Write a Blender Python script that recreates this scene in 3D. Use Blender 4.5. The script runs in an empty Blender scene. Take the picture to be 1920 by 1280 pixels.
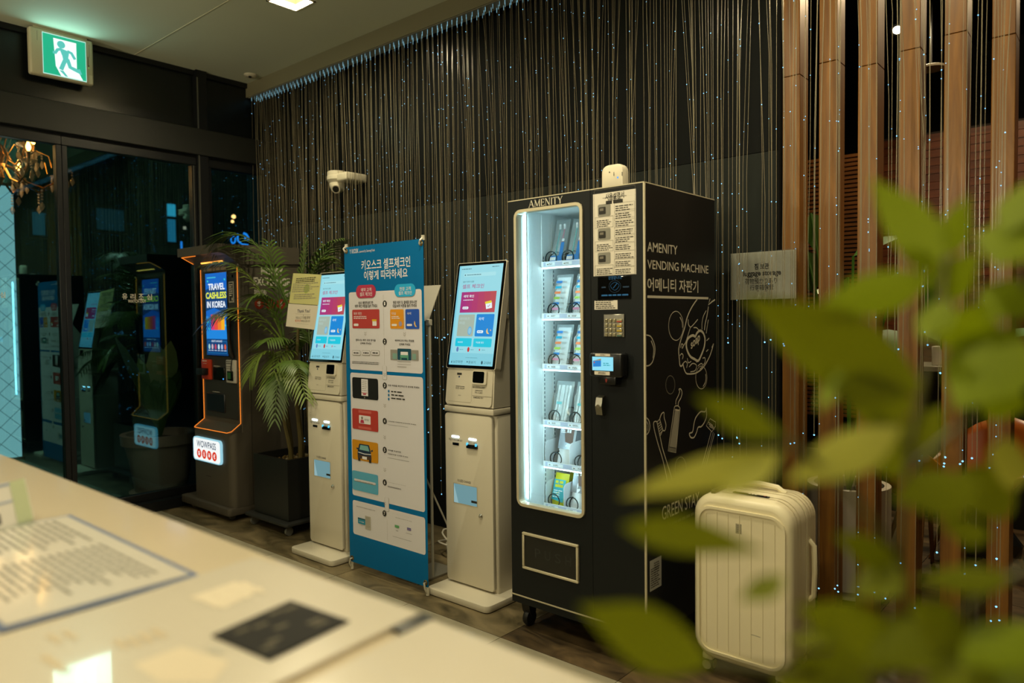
import bpy, bmesh, math, random
from mathutils import Vector, Matrix
random.seed(7)
PI = math.pi
SC = bpy.context.scene
COL = SC.collection

# ------------------------------------------------------------------ camera, world, lights, exposure
F_PX = 1363.6
YAW, PIT, ROLL = math.radians(49.315), math.radians(1.984), math.radians(-0.641)
EYE = Vector((0, 0, 1.4))
_fw = Vector((-math.cos(YAW), math.sin(YAW), 0)); _rt = Vector((math.sin(YAW), math.cos(YAW), 0)); _up = Vector((0, 0, 1))
FWD = _fw * math.cos(PIT) - _up * math.sin(PIT)
_u2 = _up * math.cos(PIT) + _fw * math.sin(PIT)
RGT = _rt * math.cos(ROLL) + _u2 * math.sin(ROLL)
UPV = _u2 * math.cos(ROLL) - _rt * math.sin(ROLL)
cam_d = bpy.data.cameras.new('camera'); cam = bpy.data.objects.new('camera', cam_d); COL.objects.link(cam)
cam.matrix_world = Matrix(((RGT.x, UPV.x, -FWD.x, EYE.x), (RGT.y, UPV.y, -FWD.y, EYE.y), (RGT.z, UPV.z, -FWD.z, EYE.z), (0, 0, 0, 1)))
cam_d.sensor_width = 36; cam_d.lens = F_PX / 1920 * 36; cam_d.clip_start = .02
cam_d.dof.use_dof = True; cam_d.dof.focus_distance = 3.55; cam_d.dof.aperture_fstop = 1.9
SC.camera = cam

def lin(h):
    h = h.lstrip('#'); c = [int(h[i:i + 2], 16) / 255 for i in (0, 2, 4)]
    return tuple(x / 12.92 if x <= .04045 else ((x + .055) / 1.055) ** 2.4 for x in c)

w = bpy.data.worlds.new('world'); SC.world = w; w.use_nodes = True
wb = w.node_tree.nodes['Background']; wb.inputs[0].default_value = (.10, .55, .65, 1); wb.inputs[1].default_value = .007

WARM = (1.0, .87, .56)
def area(name, loc, power, size, color=WARM, rot=(0, 0, 0), spread=None):
    d = bpy.data.lights.new(name, 'AREA'); d.energy = power; d.size = size; d.color = color; d.shape = 'SQUARE'
    if spread: d.spread = math.radians(spread)
    o = bpy.data.objects.new(name, d); COL.objects.link(o); o.location = loc; o.rotation_euler = rot
    return o
def spot(name, loc, target, power, angle, color=WARM, blend=.6, rad=.03):
    d = bpy.data.lights.new(name, 'SPOT'); d.energy = power; d.spot_size = math.radians(angle); d.spot_blend = blend; d.color = color; d.shadow_soft_size = rad
    o = bpy.data.objects.new(name, d); COL.objects.link(o); o.location = loc
    o.rotation_euler = (Vector(target) - Vector(loc)).to_track_quat('-Z', 'Y').to_euler()
    return o
# recessed square ceiling lamps of the lobby (the one over the kiosks is in view, the others stand in the same grid)
LAMPS = [(-3.89, 2.52), (-2.05, 1.75), (-.75, 2.52), (-3.89, .2), (-2.05, -.2), (-.35, -.2)]
LAMP_W = [27, 38, 28, 18, 21, 23]
for (lx, ly), lw in zip(LAMPS, LAMP_W):
    area('ceiling_lamp_light', (lx, ly, 3.345), lw, .16)
# track spotlight in the room beyond the posts
# unseen globe pendants, added as fill light behind the viewer
FILL_PENDANTS = [(-3.6, -1.2, 2.35), (-1.4, -1.3, 2.35), (.9, -1.2, 2.35)]
for p_ in FILL_PENDANTS:
    d_ = bpy.data.lights.new('pendant_light', 'POINT'); d_.energy = 22; d_.color = WARM; d_.shadow_soft_size = .14
    o_ = bpy.data.objects.new('pendant_light', d_); COL.objects.link(o_); o_.location = p_
# two unseen wall uplights, added behind the viewer to brighten the ceiling
FILL_UPLIGHTS = [(-4.1, -2.02, 2.1), (-1.1, -2.02, 2.1)]
spot('uplighter_light', (FILL_UPLIGHTS[0][0], -1.97, 2.16), (-4.0, .9, 3.31), 240, 125, blend=1, rad=.08)
spot('uplighter_light', (FILL_UPLIGHTS[1][0], -1.97, 2.16), (-1.6, .9, 3.31), 310, 125, blend=1, rad=.08)
spot('spotlight_light', (-1.33, 5.66, 3.36), (-1.0, 3.6, .6), 130, 110)
area('lounge_light', (-.6, 4.6, 3.4), 22, .3, (1, .74, .42))
area('lounge_light', (.4, 5.2, 3.4), 26, .3, (1, .74, .42))
vs = SC.view_settings
SC.display_settings.display_device = 'sRGB'
vs.view_transform = 'Standard'; vs.look = 'None'; vs.exposure = 0.0; vs.gamma = 1.0; vs.use_curve_mapping = False
try:
    SC.cycles.use_denoising = True; SC.cycles.sample_clamp_indirect = 3.0; SC.cycles.max_bounces = 8; SC.cycles.transparent_max_bounces = 24
    SC.cycles.caustics_reflective = False; SC.cycles.caustics_refractive = False
except Exception:
    pass

# ------------------------------------------------------------------ helpers
def hit(px, py, P0, N):
    """where the sight line of photo point (px, py) meets the plane through P0 with normal N"""
    d = FWD + RGT * ((px - 960) / F_PX) - UPV * ((py - 640) / F_PX)
    return EYE + d * ((Vector(P0) - EYE).dot(N) / d.dot(N))
def at_depth(px, py, dep):
    d = FWD + RGT * ((px - 960) / F_PX) - UPV * ((py - 640) / F_PX)
    return EYE + d * dep

_mats = {}
def M(name, col, rough=.5, metal=0., em=0., noise=0., nscale=30., bump=0., bscale=200., spec=None, alpha=None, trans=None, coat=0.):
    """procedural principled material; col is an sRGB hex string"""
    if name in _mats: return _mats[name]
    m = bpy.data.materials.new(name); m.use_nodes = True; nt = m.node_tree; p = nt.nodes['Principled BSDF']
    c = lin(col)
    p.inputs['Base Color'].default_value = (*c, 1); p.inputs['Roughness'].default_value = rough; p.inputs['Metallic'].default_value = metal
    if spec is not None: p.inputs['Specular IOR Level'].default_value = spec
    if coat: p.inputs['Coat Weight'].default_value = coat; p.inputs['Coat Roughness'].default_value = .08
    if em:
        p.inputs['Base Color'].default_value = (0, 0, 0, 1)
        p.inputs['Emission Color'].default_value = (*c, 1); p.inputs['Emission Strength'].default_value = em
    if noise or bump:
        tc = nt.nodes.new('ShaderNodeTexCoord')
    if noise:
        n = nt.nodes.new('ShaderNodeTexNoise'); n.inputs['Scale'].default_value = nscale; n.inputs['Detail'].default_value = 5
        r = nt.nodes.new('ShaderNodeMapRange'); r.inputs[3].default_value = 1 - noise; r.inputs[4].default_value = 1 + noise
        mx = nt.nodes.new('ShaderNodeMixRGB'); mx.blend_type = 'MULTIPLY'; mx.inputs[0].default_value = 1; mx.inputs[1].default_value = (*c, 1)
        nt.links.new(tc.outputs['Object'], n.inputs['Vector']); nt.links.new(n.outputs['Fac'], r.inputs[0]); nt.links.new(r.outputs[0], mx.inputs[2])
        nt.links.new(mx.outputs[0], p.inputs['Base Color'])
    if bump:
        n2 = nt.nodes.new('ShaderNodeTexNoise'); n2.inputs['Scale'].default_value = bscale; n2.inputs['Detail'].default_value = 3
        b = nt.nodes.new('ShaderNodeBump'); b.inputs['Strength'].default_value = bump; b.inputs['Distance'].default_value = .002
        nt.links.new(tc.outputs['Object'], n2.inputs['Vector']); nt.links.new(n2.outputs['Fac'], b.inputs['Height']); nt.links.new(b.outputs[0], p.inputs['Normal'])
    if alpha is not None or trans is not None:
        out = nt.nodes['Material Output']; t = nt.nodes.new('ShaderNodeBsdfTransparent'); mix = nt.nodes.new('ShaderNodeMixShader')
        if trans: t.inputs[0].default_value = (*trans, 1)
        mix.inputs[0].default_value = alpha if alpha is not None else .5
        nt.links.new(t.outputs[0], mix.inputs[1]); nt.links.new(p.outputs[0], mix.inputs[2]); nt.links.new(mix.outputs[0], out.inputs[0])
    _mats[name] = m
    return m
def pane_mat(name, tint, gloss, base, k):
    """thin glass pane: transparent, plus a mirror share that rises at grazing angles"""
    m = bpy.data.materials.new(name); m.use_nodes = True; nt = m.node_tree; nt.nodes.remove(nt.nodes['Principled BSDF'])
    out = nt.nodes['Material Output']; t = nt.nodes.new('ShaderNodeBsdfTransparent'); t.inputs[0].default_value = (*tint, 1)
    g = nt.nodes.new('ShaderNodeBsdfGlossy'); g.inputs[0].default_value = (*gloss, 1); g.inputs['Roughness'].default_value = .0
    lw = nt.nodes.new('ShaderNodeLayerWeight'); lw.inputs[0].default_value = .3
    mr = nt.nodes.new('ShaderNodeMapRange'); mr.inputs[3].default_value = base; mr.inputs[4].default_value = k
    nt.links.new(lw.outputs['Fresnel'], mr.inputs[0])
    mix = nt.nodes.new('ShaderNodeMixShader'); nt.links.new(mr.outputs[0], mix.inputs[0]); nt.links.new(t.outputs[0], mix.inputs[1]); nt.links.new(g.outputs[0], mix.inputs[2])
    nt.links.new(mix.outputs[0], out.inputs[0]); return m
def wood_mat(name, dark, light, scale=(1, 1, 1), rough=.45, dist=4.0):
    m = bpy.data.materials.new(name); m.use_nodes = True; nt = m.node_tree; p = nt.nodes['Principled BSDF']
    tc = nt.nodes.new('ShaderNodeTexCoord'); mp = nt.nodes.new('ShaderNodeMapping'); mp.inputs['Scale'].default_value = scale
    n = nt.nodes.new('ShaderNodeTexNoise'); n.inputs['Scale'].default_value = 3; n.inputs['Detail'].default_value = 8; n.inputs['Distortion'].default_value = dist * .2
    r = nt.nodes.new('ShaderNodeValToRGB'); r.color_ramp.elements[0].position = .3; r.color_ramp.elements[1].position = .75
    r.color_ramp.elements[0].color = (*lin(dark), 1); r.color_ramp.elements[1].color = (*lin(light), 1)
    nt.links.new(tc.outputs['Object'], mp.inputs[0]); nt.links.new(mp.outputs[0], n.inputs['Vector']); nt.links.new(n.outputs['Fac'], r.inputs[0]); nt.links.new(r.outputs[0], p.inputs['Base Color'])
    p.inputs['Roughness'].default_value = rough; return m
def stone_mat(name, dark, light, scale=2.5, rough=.42, bump=.15):
    m = wood_mat(name, dark, light, (scale * .5, scale, scale), rough, 6); nt = m.node_tree; p = nt.nodes['Principled BSDF']
    oi = nt.nodes.new('ShaderNodeObjectInfo'); tc = [n for n in nt.nodes if n.type == 'TEX_COORD'][0]; mp = [n for n in nt.nodes if n.type == 'MAPPING'][0]
    mul = nt.nodes.new('ShaderNodeMath'); mul.operation = 'MULTIPLY'; mul.inputs[1].default_value = 37.0
    nt.links.new(oi.outputs['Random'], mul.inputs[0]); nt.links.new(mul.outputs[0], mp.inputs['Location'])
    n2 = nt.nodes.new('ShaderNodeTexNoise'); n2.inputs['Scale'].default_value = 40
    b = nt.nodes.new('ShaderNodeBump'); b.inputs['Strength'].default_value = bump; b.inputs['Distance'].default_value = .003
    nt.links.new(tc.outputs['Object'], n2.inputs['Vector']); nt.links.new(n2.outputs['Fac'], b.inputs['Height']); nt.links.new(b.outputs[0], p.inputs['Normal'])
    return m

def wloc(o):
    v = Vector((0, 0, 0))
    while o is not None: v += o.location; o = o.parent
    return v
class MB:
    """collects geometry in world coordinates; build() links it as ONE mesh object"""
    def __init__(s): s.v = []; s.f = []; s.mi = []; s.sm = []; s.mats = []
    def add(s, vs, fs, mat, smooth=False):
        if mat not in s.mats: s.mats.append(mat)
        k = s.mats.index(mat); n = len(s.v); s.v += [tuple(v) for v in vs]
        for f in fs: s.f.append([i + n for i in f]); s.mi.append(k); s.sm.append(smooth)
        return s
    def box(s, a, b, mat):
        x0, y0, z0 = a; x1, y1, z1 = b
        return s.add([(x0, y0, z0), (x1, y0, z0), (x1, y1, z0), (x0, y1, z0), (x0, y0, z1), (x1, y0, z1), (x1, y1, z1), (x0, y1, z1)],
                     [(0, 3, 2, 1), (4, 5, 6, 7), (0, 1, 5, 4), (1, 2, 6, 5), (2, 3, 7, 6), (3, 0, 4, 7)], mat)
    def rbox(s, a, b, mat, r=.005, seg=2, axes='xyz', r2=None):
        """box with rounded edges; axes: which edge directions are rounded by r (others by r2 when given)"""
        bm = bmesh.new(); bmesh.ops.create_cube(bm, size=1)
        A, B = Vector(a), Vector(b)
        for v in bm.verts: v.co = Vector(((v.co[i] + .5) * (B[i] - A[i]) + A[i] for i in range(3)))
        def pick(ax): return [e for e in bm.edges if any(abs((e.verts[0].co - e.verts[1].co).normalized()['xyz'.index(c)]) > .99 for c in ax)]
        if axes == 'xyz': bmesh.ops.bevel(bm, geom=list(bm.edges), offset=r, segments=seg, affect='EDGES', profile=.5)
        else:
            bmesh.ops.bevel(bm, geom=pick(axes), offset=r, segments=seg, affect='EDGES', profile=.5)
            if r2:
                ks = ['xyz'.index(c) for c in axes]
                es = [e for e in bm.edges if len(e.link_faces) == 2 and e.calc_face_angle(0) > 1.2]
                bmesh.ops.bevel(bm, geom=es, offset=r2, segments=2, affect='EDGES', profile=.5)
        bm.verts.index_update()
        s.add([v.co.copy() for v in bm.verts], [[v.index for v in f.verts] for f in bm.faces], mat, True); bm.free(); return s
    def prism(s, prof, ax, t0, t1, mat, smooth=False):
        def P(a, b, t): return {'x': (t, a, b), 'y': (a, t, b), 'z': (a, b, t)}[ax]
        n = len(prof); vs = [P(a, b, t0) for a, b in prof] + [P(a, b, t1) for a, b in prof]
        fs = [list(range(n)), list(range(2 * n - 1, n - 1, -1))] + [(i, i + n, (i + 1) % n + n, (i + 1) % n) for i in range(n)]
        return s.add(vs, fs, mat, smooth)
    def tube(s, path, r, mat, n=6, closed=False, cap=True):
        path = [Vector(p) for p in path]; L = len(path); rs = r if isinstance(r, (list, tuple)) else [r] * L
        vs = []; fs = []; prev = None
        for i, p in enumerate(path):
            t = (path[(i + 1) % L] - path[i - 1]) if closed else (path[min(i + 1, L - 1)] - path[max(i - 1, 0)])
            t.normalize()
            if prev is None: prev = t.orthogonal().normalized()
            a = (prev - t * prev.dot(t)); a = a.normalized() if a.length > 1e-6 else t.orthogonal().normalized(); prev = a; b = t.cross(a)
            vs += [p + a * (math.cos(2 * PI * k / n) * rs[i]) + b * (math.sin(2 * PI * k / n) * rs[i]) for k in range(n)]
        for i in range(L if closed else L - 1):
            j = (i + 1) % L
            fs += [(i * n + k, i * n + (k + 1) % n, j * n + (k + 1) % n, j * n + k) for k in range(n)]
        if cap and not closed: fs += [list(range(n - 1, -1, -1)), list(range((L - 1) * n, L * n))]
        return s.add(vs, fs, mat, True)
    def lathe(s, prof, c, mat, n=20, ax='z', smooth=True):
        c = Vector(c); vs = []; fs = []
        for r, h in prof:
            for k in range(n):
                a = 2 * PI * k / n; u, v = r * math.cos(a), r * math.sin(a)
                vs.append(c + Vector({'z': (u, v, h), 'x': (h, u, v), 'y': (u, h, v)}[ax]))
        for i in range(len(prof) - 1): fs += [(i * n + k, i * n + (k + 1) % n, (i + 1) * n + (k + 1) % n, (i + 1) * n + k) for k in range(n)]
        fs += [list(range(n - 1, -1, -1)), list(range((len(prof) - 1) * n, len(prof) * n))]
        return s.add(vs, fs, mat, smooth)
    def ball(s, c, r, mat, n=8):
        k = max(4, n // 2)
        return s.lathe([(max(r * math.sin(PI * i / k), 1e-5), -r * math.cos(PI * i / k)) for i in range(k + 1)], c, mat, n)
    def build(s, name, parent=None, **props):
        me = bpy.data.meshes.new(name); off = wloc(parent) if parent else Vector((0, 0, 0))
        if parent is None and props.pop('pivot', True):
            xs = [v[0] for v in s.v]; ys = [v[1] for v in s.v]; zs = [v[2] for v in s.v]
            off = Vector(((min(xs) + max(xs)) / 2, (min(ys) + max(ys)) / 2, min(zs)))
        me.from_pydata([(x - off.x, y - off.y, z - off.z) for x, y, z in s.v], [], s.f)
        for m in s.mats: me.materials.append(m)
        me.polygons.foreach_set('material_index', s.mi); me.polygons.foreach_set('use_smooth', s.sm)
        me.validate(); me.update()
        if any(s.sm):
            try: me.set_sharp_from_angle(angle=math.radians(38))
            except Exception: pass
        o = bpy.data.objects.new(name, me); COL.objects.link(o)
        if parent: o.parent = parent
        else: o.location = off
        for k, v in props.items(): o[k] = v
        return o
def thing(name, label, cat, loc, group=None):
    o = bpy.data.objects.new(name, None); COL.objects.link(o); o.location = loc; o.empty_display_size = .1
    o['label'] = label; o['category'] = cat
    if group: o['group'] = group
    return o
def tag(o, label, cat, group=None):
    o['label'] = label; o['category'] = cat
    if group: o['group'] = group
    return o
def struct(o): o['kind'] = 'structure'; return o
def setting(name, loc=(0, 0, 0)):
    o = bpy.data.objects.new(name, None); COL.objects.link(o); o.location = loc; o['kind'] = 'structure'; return o
def copy_tree(o, parent=None):
    c = o.copy(); COL.objects.link(c); c.parent = parent
    for ch in [x for x in o.children]: copy_tree(ch, c)
    return c

_glyph = {}
def glyphs(body, bold=0.):
    k = (body, bold)
    if k not in _glyph:
        c = bpy.data.curves.new('lettering', 'FONT'); c.body = body; c.offset = bold; c.resolution_u = 3
        o = bpy.data.objects.new('lettering', c); me = bpy.data.meshes.new_from_object(o)
        vs = [v.co.copy() for v in me.vertices]; fs = [list(p.vertices) for p in me.polygons]
        bpy.data.meshes.remove(me); bpy.data.objects.remove(o); bpy.data.curves.remove(c)
        x0 = min(v.x for v in vs); x1 = max(v.x for v in vs); y0 = min(v.y for v in vs); y1 = max(v.y for v in vs)
        _glyph[k] = (vs, fs, x0, y0, x1, y1)
    return _glyph[k]
class Panel:
    """a flat printed face: origin P0, axes U (along) and V (up); drawing takes photo points, placed where they fall on the real face"""
    def __init__(s, P0, U, V):
        s.P0 = Vector(P0); s.U = Vector(U).normalized(); s.V = Vector(V).normalized(); s.N = s.U.cross(s.V); s.raw = False
    def uv(s, x, y):
        if s.raw: return x, y
        q = hit(x, y, s.P0, s.N) - s.P0; return q.dot(s.U), q.dot(s.V)
    def P(s, u, v, k): return s.P0 + s.U * u + s.V * v + s.N * (k * .0006)
    def poly(s, mb, pts, mat, k=1): mb.add([s.P(*s.uv(*p), k) for p in pts], [list(range(len(pts)))], mat); return s
    def _rr(s, u0, v0, u1, v1, r, n=4):
        r = min(r, abs(u1 - u0) / 2.01, abs(v1 - v0) / 2.01); out = []
        for cx, cy, a in ((u1 - r, v1 - r, 0), (u0 + r, v1 - r, 90), (u0 + r, v0 + r, 180), (u1 - r, v0 + r, 270)):
            out += [(cx + r * math.cos(math.radians(a + 90 * i / n)), cy + r * math.sin(math.radians(a + 90 * i / n))) for i in range(n + 1)]
        return out
    def rect(s, mb, x0, y0, x1, y1, mat, k=1, r=0.):
        u0, v1 = s.uv(x0, y0); u1, v0 = s.uv(x1, y1)
        pts = s._rr(u0, v0, u1, v1, r) if r else [(u0, v0), (u1, v0), (u1, v1), (u0, v1)]
        mb.add([s.P(u, v, k) for u, v in pts], [list(range(len(pts)))], mat); return s
    def frame(s, mb, x0, y0, x1, y1, mat, wd, k=1):
        u0, v1 = s.uv(x0, y0); u1, v0 = s.uv(x1, y1); o = [(u0, v0), (u1, v0), (u1, v1), (u0, v1)]; i = [(u0 + wd, v0 + wd), (u1 - wd, v0 + wd), (u1 - wd, v1 - wd), (u0 + wd, v1 - wd)]
        mb.add([s.P(*p, k) for p in o + i], [(j, (j + 1) % 4, 4 + (j + 1) % 4, 4 + j) for j in range(4)], mat); return s
    def disc(s, mb, x, y, r, mat, k=1, n=18, ry=None):
        u, v = s.uv(x, y); ry = ry or r
        mb.add([s.P(u + r * math.cos(2 * PI * i / n), v + ry * math.sin(2 * PI * i / n), k) for i in range(n)], [list(range(n))], mat); return s
    def line(s, mb, pts, wd, mat, k=1, closed=False):
        q = [Vector(s.uv(*p)) for p in pts]; L = len(q); vs = []
        for i in range(L):
            a = q[i - 1] if (i or closed) else q[i]; b = q[(i + 1) % L] if (i < L - 1 or closed) else q[i]
            t = (b - a); t = t.normalized() if t.length > 1e-9 else Vector((1, 0)); n = Vector((-t.y, t.x)) * wd / 2
            vs += [s.P(*(q[i] + n), k), s.P(*(q[i] - n), k)]
        fs = [(2 * i, 2 * i + 1, (2 * i + 3) % (2 * L), (2 * i + 2) % (2 * L)) for i in range(L if closed else L - 1)]
        mb.add(vs, fs, mat); return s
    def curve(s, mb, pts, wd, mat, k=1, closed=False, n=6):
        """smooth line through photo points"""
        q = [Vector(p) for p in pts]; L = len(q); out = []
        for i in range(L if closed else L - 1):
            p0, p1, p2, p3 = (q[(i - 1) % L], q[i], q[(i + 1) % L], q[(i + 2) % L]) if closed else (q[max(i - 1, 0)], q[i], q[i + 1], q[min(i + 2, L - 1)])
            for j in range(n):
                t = j / n; out.append(.5 * ((2 * p1) + (p2 - p0) * t + (2 * p0 - 5 * p1 + 4 * p2 - p3) * t * t + (3 * p1 - p0 - 3 * p2 + p3) * t ** 3))
        if not closed: out.append(q[-1])
        return s.line(mb, out, wd, mat, k, closed)
    def txt(s, mb, body, x0, y0, x1, y1, mat, k=2, bold=.0, mirror=False):
        vs, fs, a0, b0, a1, b1 = glyphs(body, bold); u0, v1 = s.uv(x0, y0); u1, v0 = s.uv(x1, y1)
        sx = (u1 - u0) / (a1 - a0); sy = (v1 - v0) / (b1 - b0)
        mb.add([s.P(u0 + (v.x - a0) * sx, v0 + (v.y - b0) * sy, k) for v in vs], fs, mat); return s
    def bars(s, mb, x0, y0, x1, y1, rows, mat, k=2, fill=.45, ragged=.3):
        """rows of print too small to read: one thin bar per line of print"""
        u0, v1 = s.uv(x0, y0); u1, v0 = s.uv(x1, y1); v0 = min(v0, v1 - .003 * rows); h = (v1 - v0) / rows
        for i in range(rows):
            e = u1 - (u1 - u0) * ragged * random.random(); c = v1 - h * (i + .5); u = u0
            while u < e:
                l = min(h * random.uniform(.8, 2.6), e - u)
                mb.add([s.P(u, c - h * fill / 2, k), s.P(u + l, c - h * fill / 2, k), s.P(u + l, c + h * fill / 2, k), s.P(u, c + h * fill / 2, k)], [(0, 1, 2, 3)], mat); u += l + h * .35
        return s

# shared materials
BLACK = M('black_powder_coat', '0b1012', .5, bump=.1, spec=.3)
WHITE_PLASTIC = M('white_plastic', 'd8d2c2', .35)
CREAM = M('cream_powder_coat', 'cdc6b4', .42, bump=.05)
CHROME = M('chrome', 'c8c8c4', .15, 1)
STEEL = M('brushed_steel', '9c9a90', .32, 1)
PAPER = M('paper', 'e4ddcf', .7, noise=.03)
INK = M('ink', '26231e', .7)
GREYINK = M('grey_ink', '7a7468', .7)
RUBBER = M('black_rubber', '0e0e0d', .5)
WHITE_VINYL = M('white_vinyl', 'cfc9b6', .5)
DARKGLASS = M('black_gloss', '060707', .06)
ORANGE_LED = M('orange_led', 'ff8a2a', em=1.25)
COOL_LED = M('cool_led', 'd8f0ff', em=6)
ACRYL = pane_mat('clear_acrylic', (.93, .95, .94), (1, 1, 1), .03, .5)

# ================================================================== STRUCTURE
XG = -5.53                      # storefront glass plane
ZC = 3.31                       # ceiling
# ---- floor: slab with separate tiles
TILE_BROWN = stone_mat('brown_stone_tile', '3a331f', '8a7b5c', 2.2)
TILE_DARK = stone_mat('dark_wood_look_tile', '2c2316', '6a573c', 3.0)
TILE_LIGHT = stone_mat('pale_stone_tile', '7d7764', '9c957f', 1.5, .5, .08)
fl = setting('floor', (0, 0, 0))
MB().box((-5.6, -2.2, -.12), (2.6, 8.2, -.008), M('grout', '241f18', .9)).build('floor_slab', fl)
_tm = {}
def tile(x0, y0, x1, y1, mat, dz=0):
    k = (round(x1 - x0, 3), round(y1 - y0, 3), mat.name)
    g = .0015
    if k not in _tm:
        _tm[k] = MB().box((x0 + g, y0 + g, -.008), (x1 - g, y1 - g, 0), mat).build('floor_tile', fl); o = _tm[k]
        m = o.data; c = Vector(((x0 + x1) / 2, (y0 + y1) / 2, 0))
        for v in m.vertices: v.co -= c
        o.location = c
    else:
        o = _tm[k].copy(); COL.objects.link(o); o.parent = fl; o.location = ((x0 + x1) / 2, (y0 + y1) / 2, 0)
    o.location.z = -dz
yr = 2.332
xj = [-5.6, -4.49, -3.29, -2.09, -1.49, -.89, -.29, .31, .91, 1.51, 2.11, 2.6]
for a, b in zip(xj[:-1], xj[1:]):
    mt = TILE_BROWN if b <= -2.0 else TILE_DARK
    for k in range(9):
        if yr + .6 * k < 8: tile(a, yr + .6 * k, b, yr + .6 * (k + 1), mt if k < 2 else TILE_DARK, random.uniform(0, .0008))
xk = [-5.6, -5.09] + [-5.09 + .6 * i for i in range(1, 13)] + [2.6]
for a, b in zip(xk[:-1], xk[1:]):
    for k in range(3): tile(a, yr - .6 * (k + 1), b, yr - .6 * k, TILE_LIGHT, random.uniform(0, .0008))

# ---- ceiling with square lamp recesses
CEIL = M('ceiling_paint', 'cdd2be', .75, noise=.03, nscale=3)
RECESS = M('lamp_recess_paint', 'efe6c8', .6)
FRB = M('black_metal', '141414', .4)
ce = setting('ceiling', (0, 0, ZC))
hs = .105
rows = sorted({ly for _, ly in LAMPS}); mb = MB()
y_prev = -2.2
for ly in rows:
    mb.box((-5.7, y_prev, ZC), (2.6, ly - hs, ZC + .16), CEIL)
    x_prev = -5.7
    for lx in sorted(l[0] for l in LAMPS if l[1] == ly):
        mb.box((x_prev, ly - hs, ZC), (lx - hs, ly + hs, ZC + .16), CEIL); x_prev = lx + hs
    mb.box((x_prev, ly - hs, ZC), (2.6, ly + hs, ZC + .16), CEIL); y_prev = ly + hs
mb.box((-5.7, y_prev, ZC), (2.6, 3.30, ZC + .16), CEIL)
mb.build('ceiling_board', ce)
# joint between ceiling boards, seen as a thin pale line
MB().box((-5.5, 2.262, ZC - .002), (-3.9 - .2, 2.268, ZC + .001), M('joint_filler', 'cfc9ae', .7)).build('joint_strip', ce)
for i, (lx, ly) in enumerate(LAMPS):
    lab = ['square recessed ceiling lamp above the two white kiosks', 'square recessed ceiling lamp over the middle of the lobby', 'square recessed ceiling lamp in front of the wooden posts',
           'square recessed ceiling lamp by the glass front over the counter', 'square recessed ceiling lamp over the middle of the counter', 'square recessed ceiling lamp over the leafy end of the counter'][i]
    t = thing('ceiling_lamp', lab, 'lamp', (lx, ly, ZC), 'square recessed ceiling lamps')
    mb = MB(); h = hs - .001; q = .012
    for a, b in (((-h, -h), (h, -h + q)), ((-h, h - q), (h, h)), ((-h, -h), (-h + q, h)), ((h - q, -h), (h, h))):
        mb.box((lx + a[0], ly + a[1], ZC - .004), (lx + b[0], ly + b[1], ZC + .10), RECESS)
    mb.build('recess_frame', t)
    MB().box((lx - h, ly - h, ZC + .10), (lx + h, ly + h, ZC + .11), RECESS).build('backplate', t)
    MB().lathe([(.035, 0), (.05, -.03)], (lx, ly, ZC + .098), M('lamp_lens', 'fff0cc', em=7), 14).build('lens', t)
for i, (x, y, z) in enumerate(FILL_PENDANTS):
    t = thing('pendant_lamp', 'white globe pendant lamp over the working side of the desk, %s' % ['by the glass front', 'middle of three', 'by the leafy end'][i], 'lamp', (x, y, z), 'globe pendants over the desk')
    MB().tube([(x, y, z + .15), (x, y, ZC)], .006, FRB, 6).build('cord', t); MB().lathe([(.04, .19), (.045, .13), (.02, .12)], (x, y, z), FRB, 14).build('lamp_holder', t)
    MB().lathe([(.17, .13), (.175, .02), (.16, -.05), (.165, .02), (.16, .13)], (x, y, z), M('shade_glass', 'fff0d0', em=1.5), 20).build('shade', t)
for i, (x, y, z) in enumerate(FILL_UPLIGHTS):
    t = thing('uplighter', ['wall uplighter behind the viewer nearer the glass front', 'wall uplighter behind the viewer nearer the leafy plant'][i], 'lamp', (x, y, z), 'uplighters behind the desk')
    MB().box((x - .05, -2.2, z - .04), (x + .05, -2.12, z + .04), FRB).build('wall_plate', t); MB().tube([(x, -2.13, z), (x, -1.97, z)], .012, FRB, 8).build('arm', t)
    MB().lathe([(.02, -.06), (.07, .0), (.10, .05), (.095, .05), (.065, .0), (.02, -.05)], (x, -1.97, z), FRB, 20).build('shade', t)
# beyond the posts the ceiling is an open dark one
struct(MB().box((-5.7, 3.30, 3.9), (2.6, 8.2, 4.0), M('dark_ceiling_paint', '0c0d0c', .8)).build('ceiling_lounge'))
# fascia that carries the strand curtain
FASC = M('fascia_paint', '7a755e', .28)
struct(MB().box((XG, 3.14, 3.2), (2.2, 3.15, ZC), FASC).box((XG, 3.236, 3.2), (2.2, 3.245, ZC), FASC).box((XG, 3.15, 3.25), (2.2, 3.236, 3.31), FASC).build('trim_1'))

# ---- back wall behind the strand curtain: dark panels
WALLD = M('dark_wall_panel', '1b1f1c', .7, noise=.12, nscale=5, spec=.2); WALLU = M('black_wall_panel', '0a0c0b', .65, spec=.12)
wbk = setting('wall_back', (-3.4, 3.36, 0))
MB().box((XG - .05, 3.36, 0), (-1.262, 3.44, 3.9), M('dark_wall_core', '121310', .8)).build('wall_core', wbk)
pw = [-5.53, -4.93, -4.33, -3.73, -3.13, -2.53, -1.93, -1.262]
for a, b in zip(pw[:-1], pw[1:]):
    MB().box((a + .002, 3.335, .0), (b - .002, 3.36, 2.145), WALLD).build('wall_panel', wbk)
    MB().box((a + .001, 3.345, 2.15), (b - .001, 3.36, 3.3), WALLU).build('wall_panel', wbk)
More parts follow.
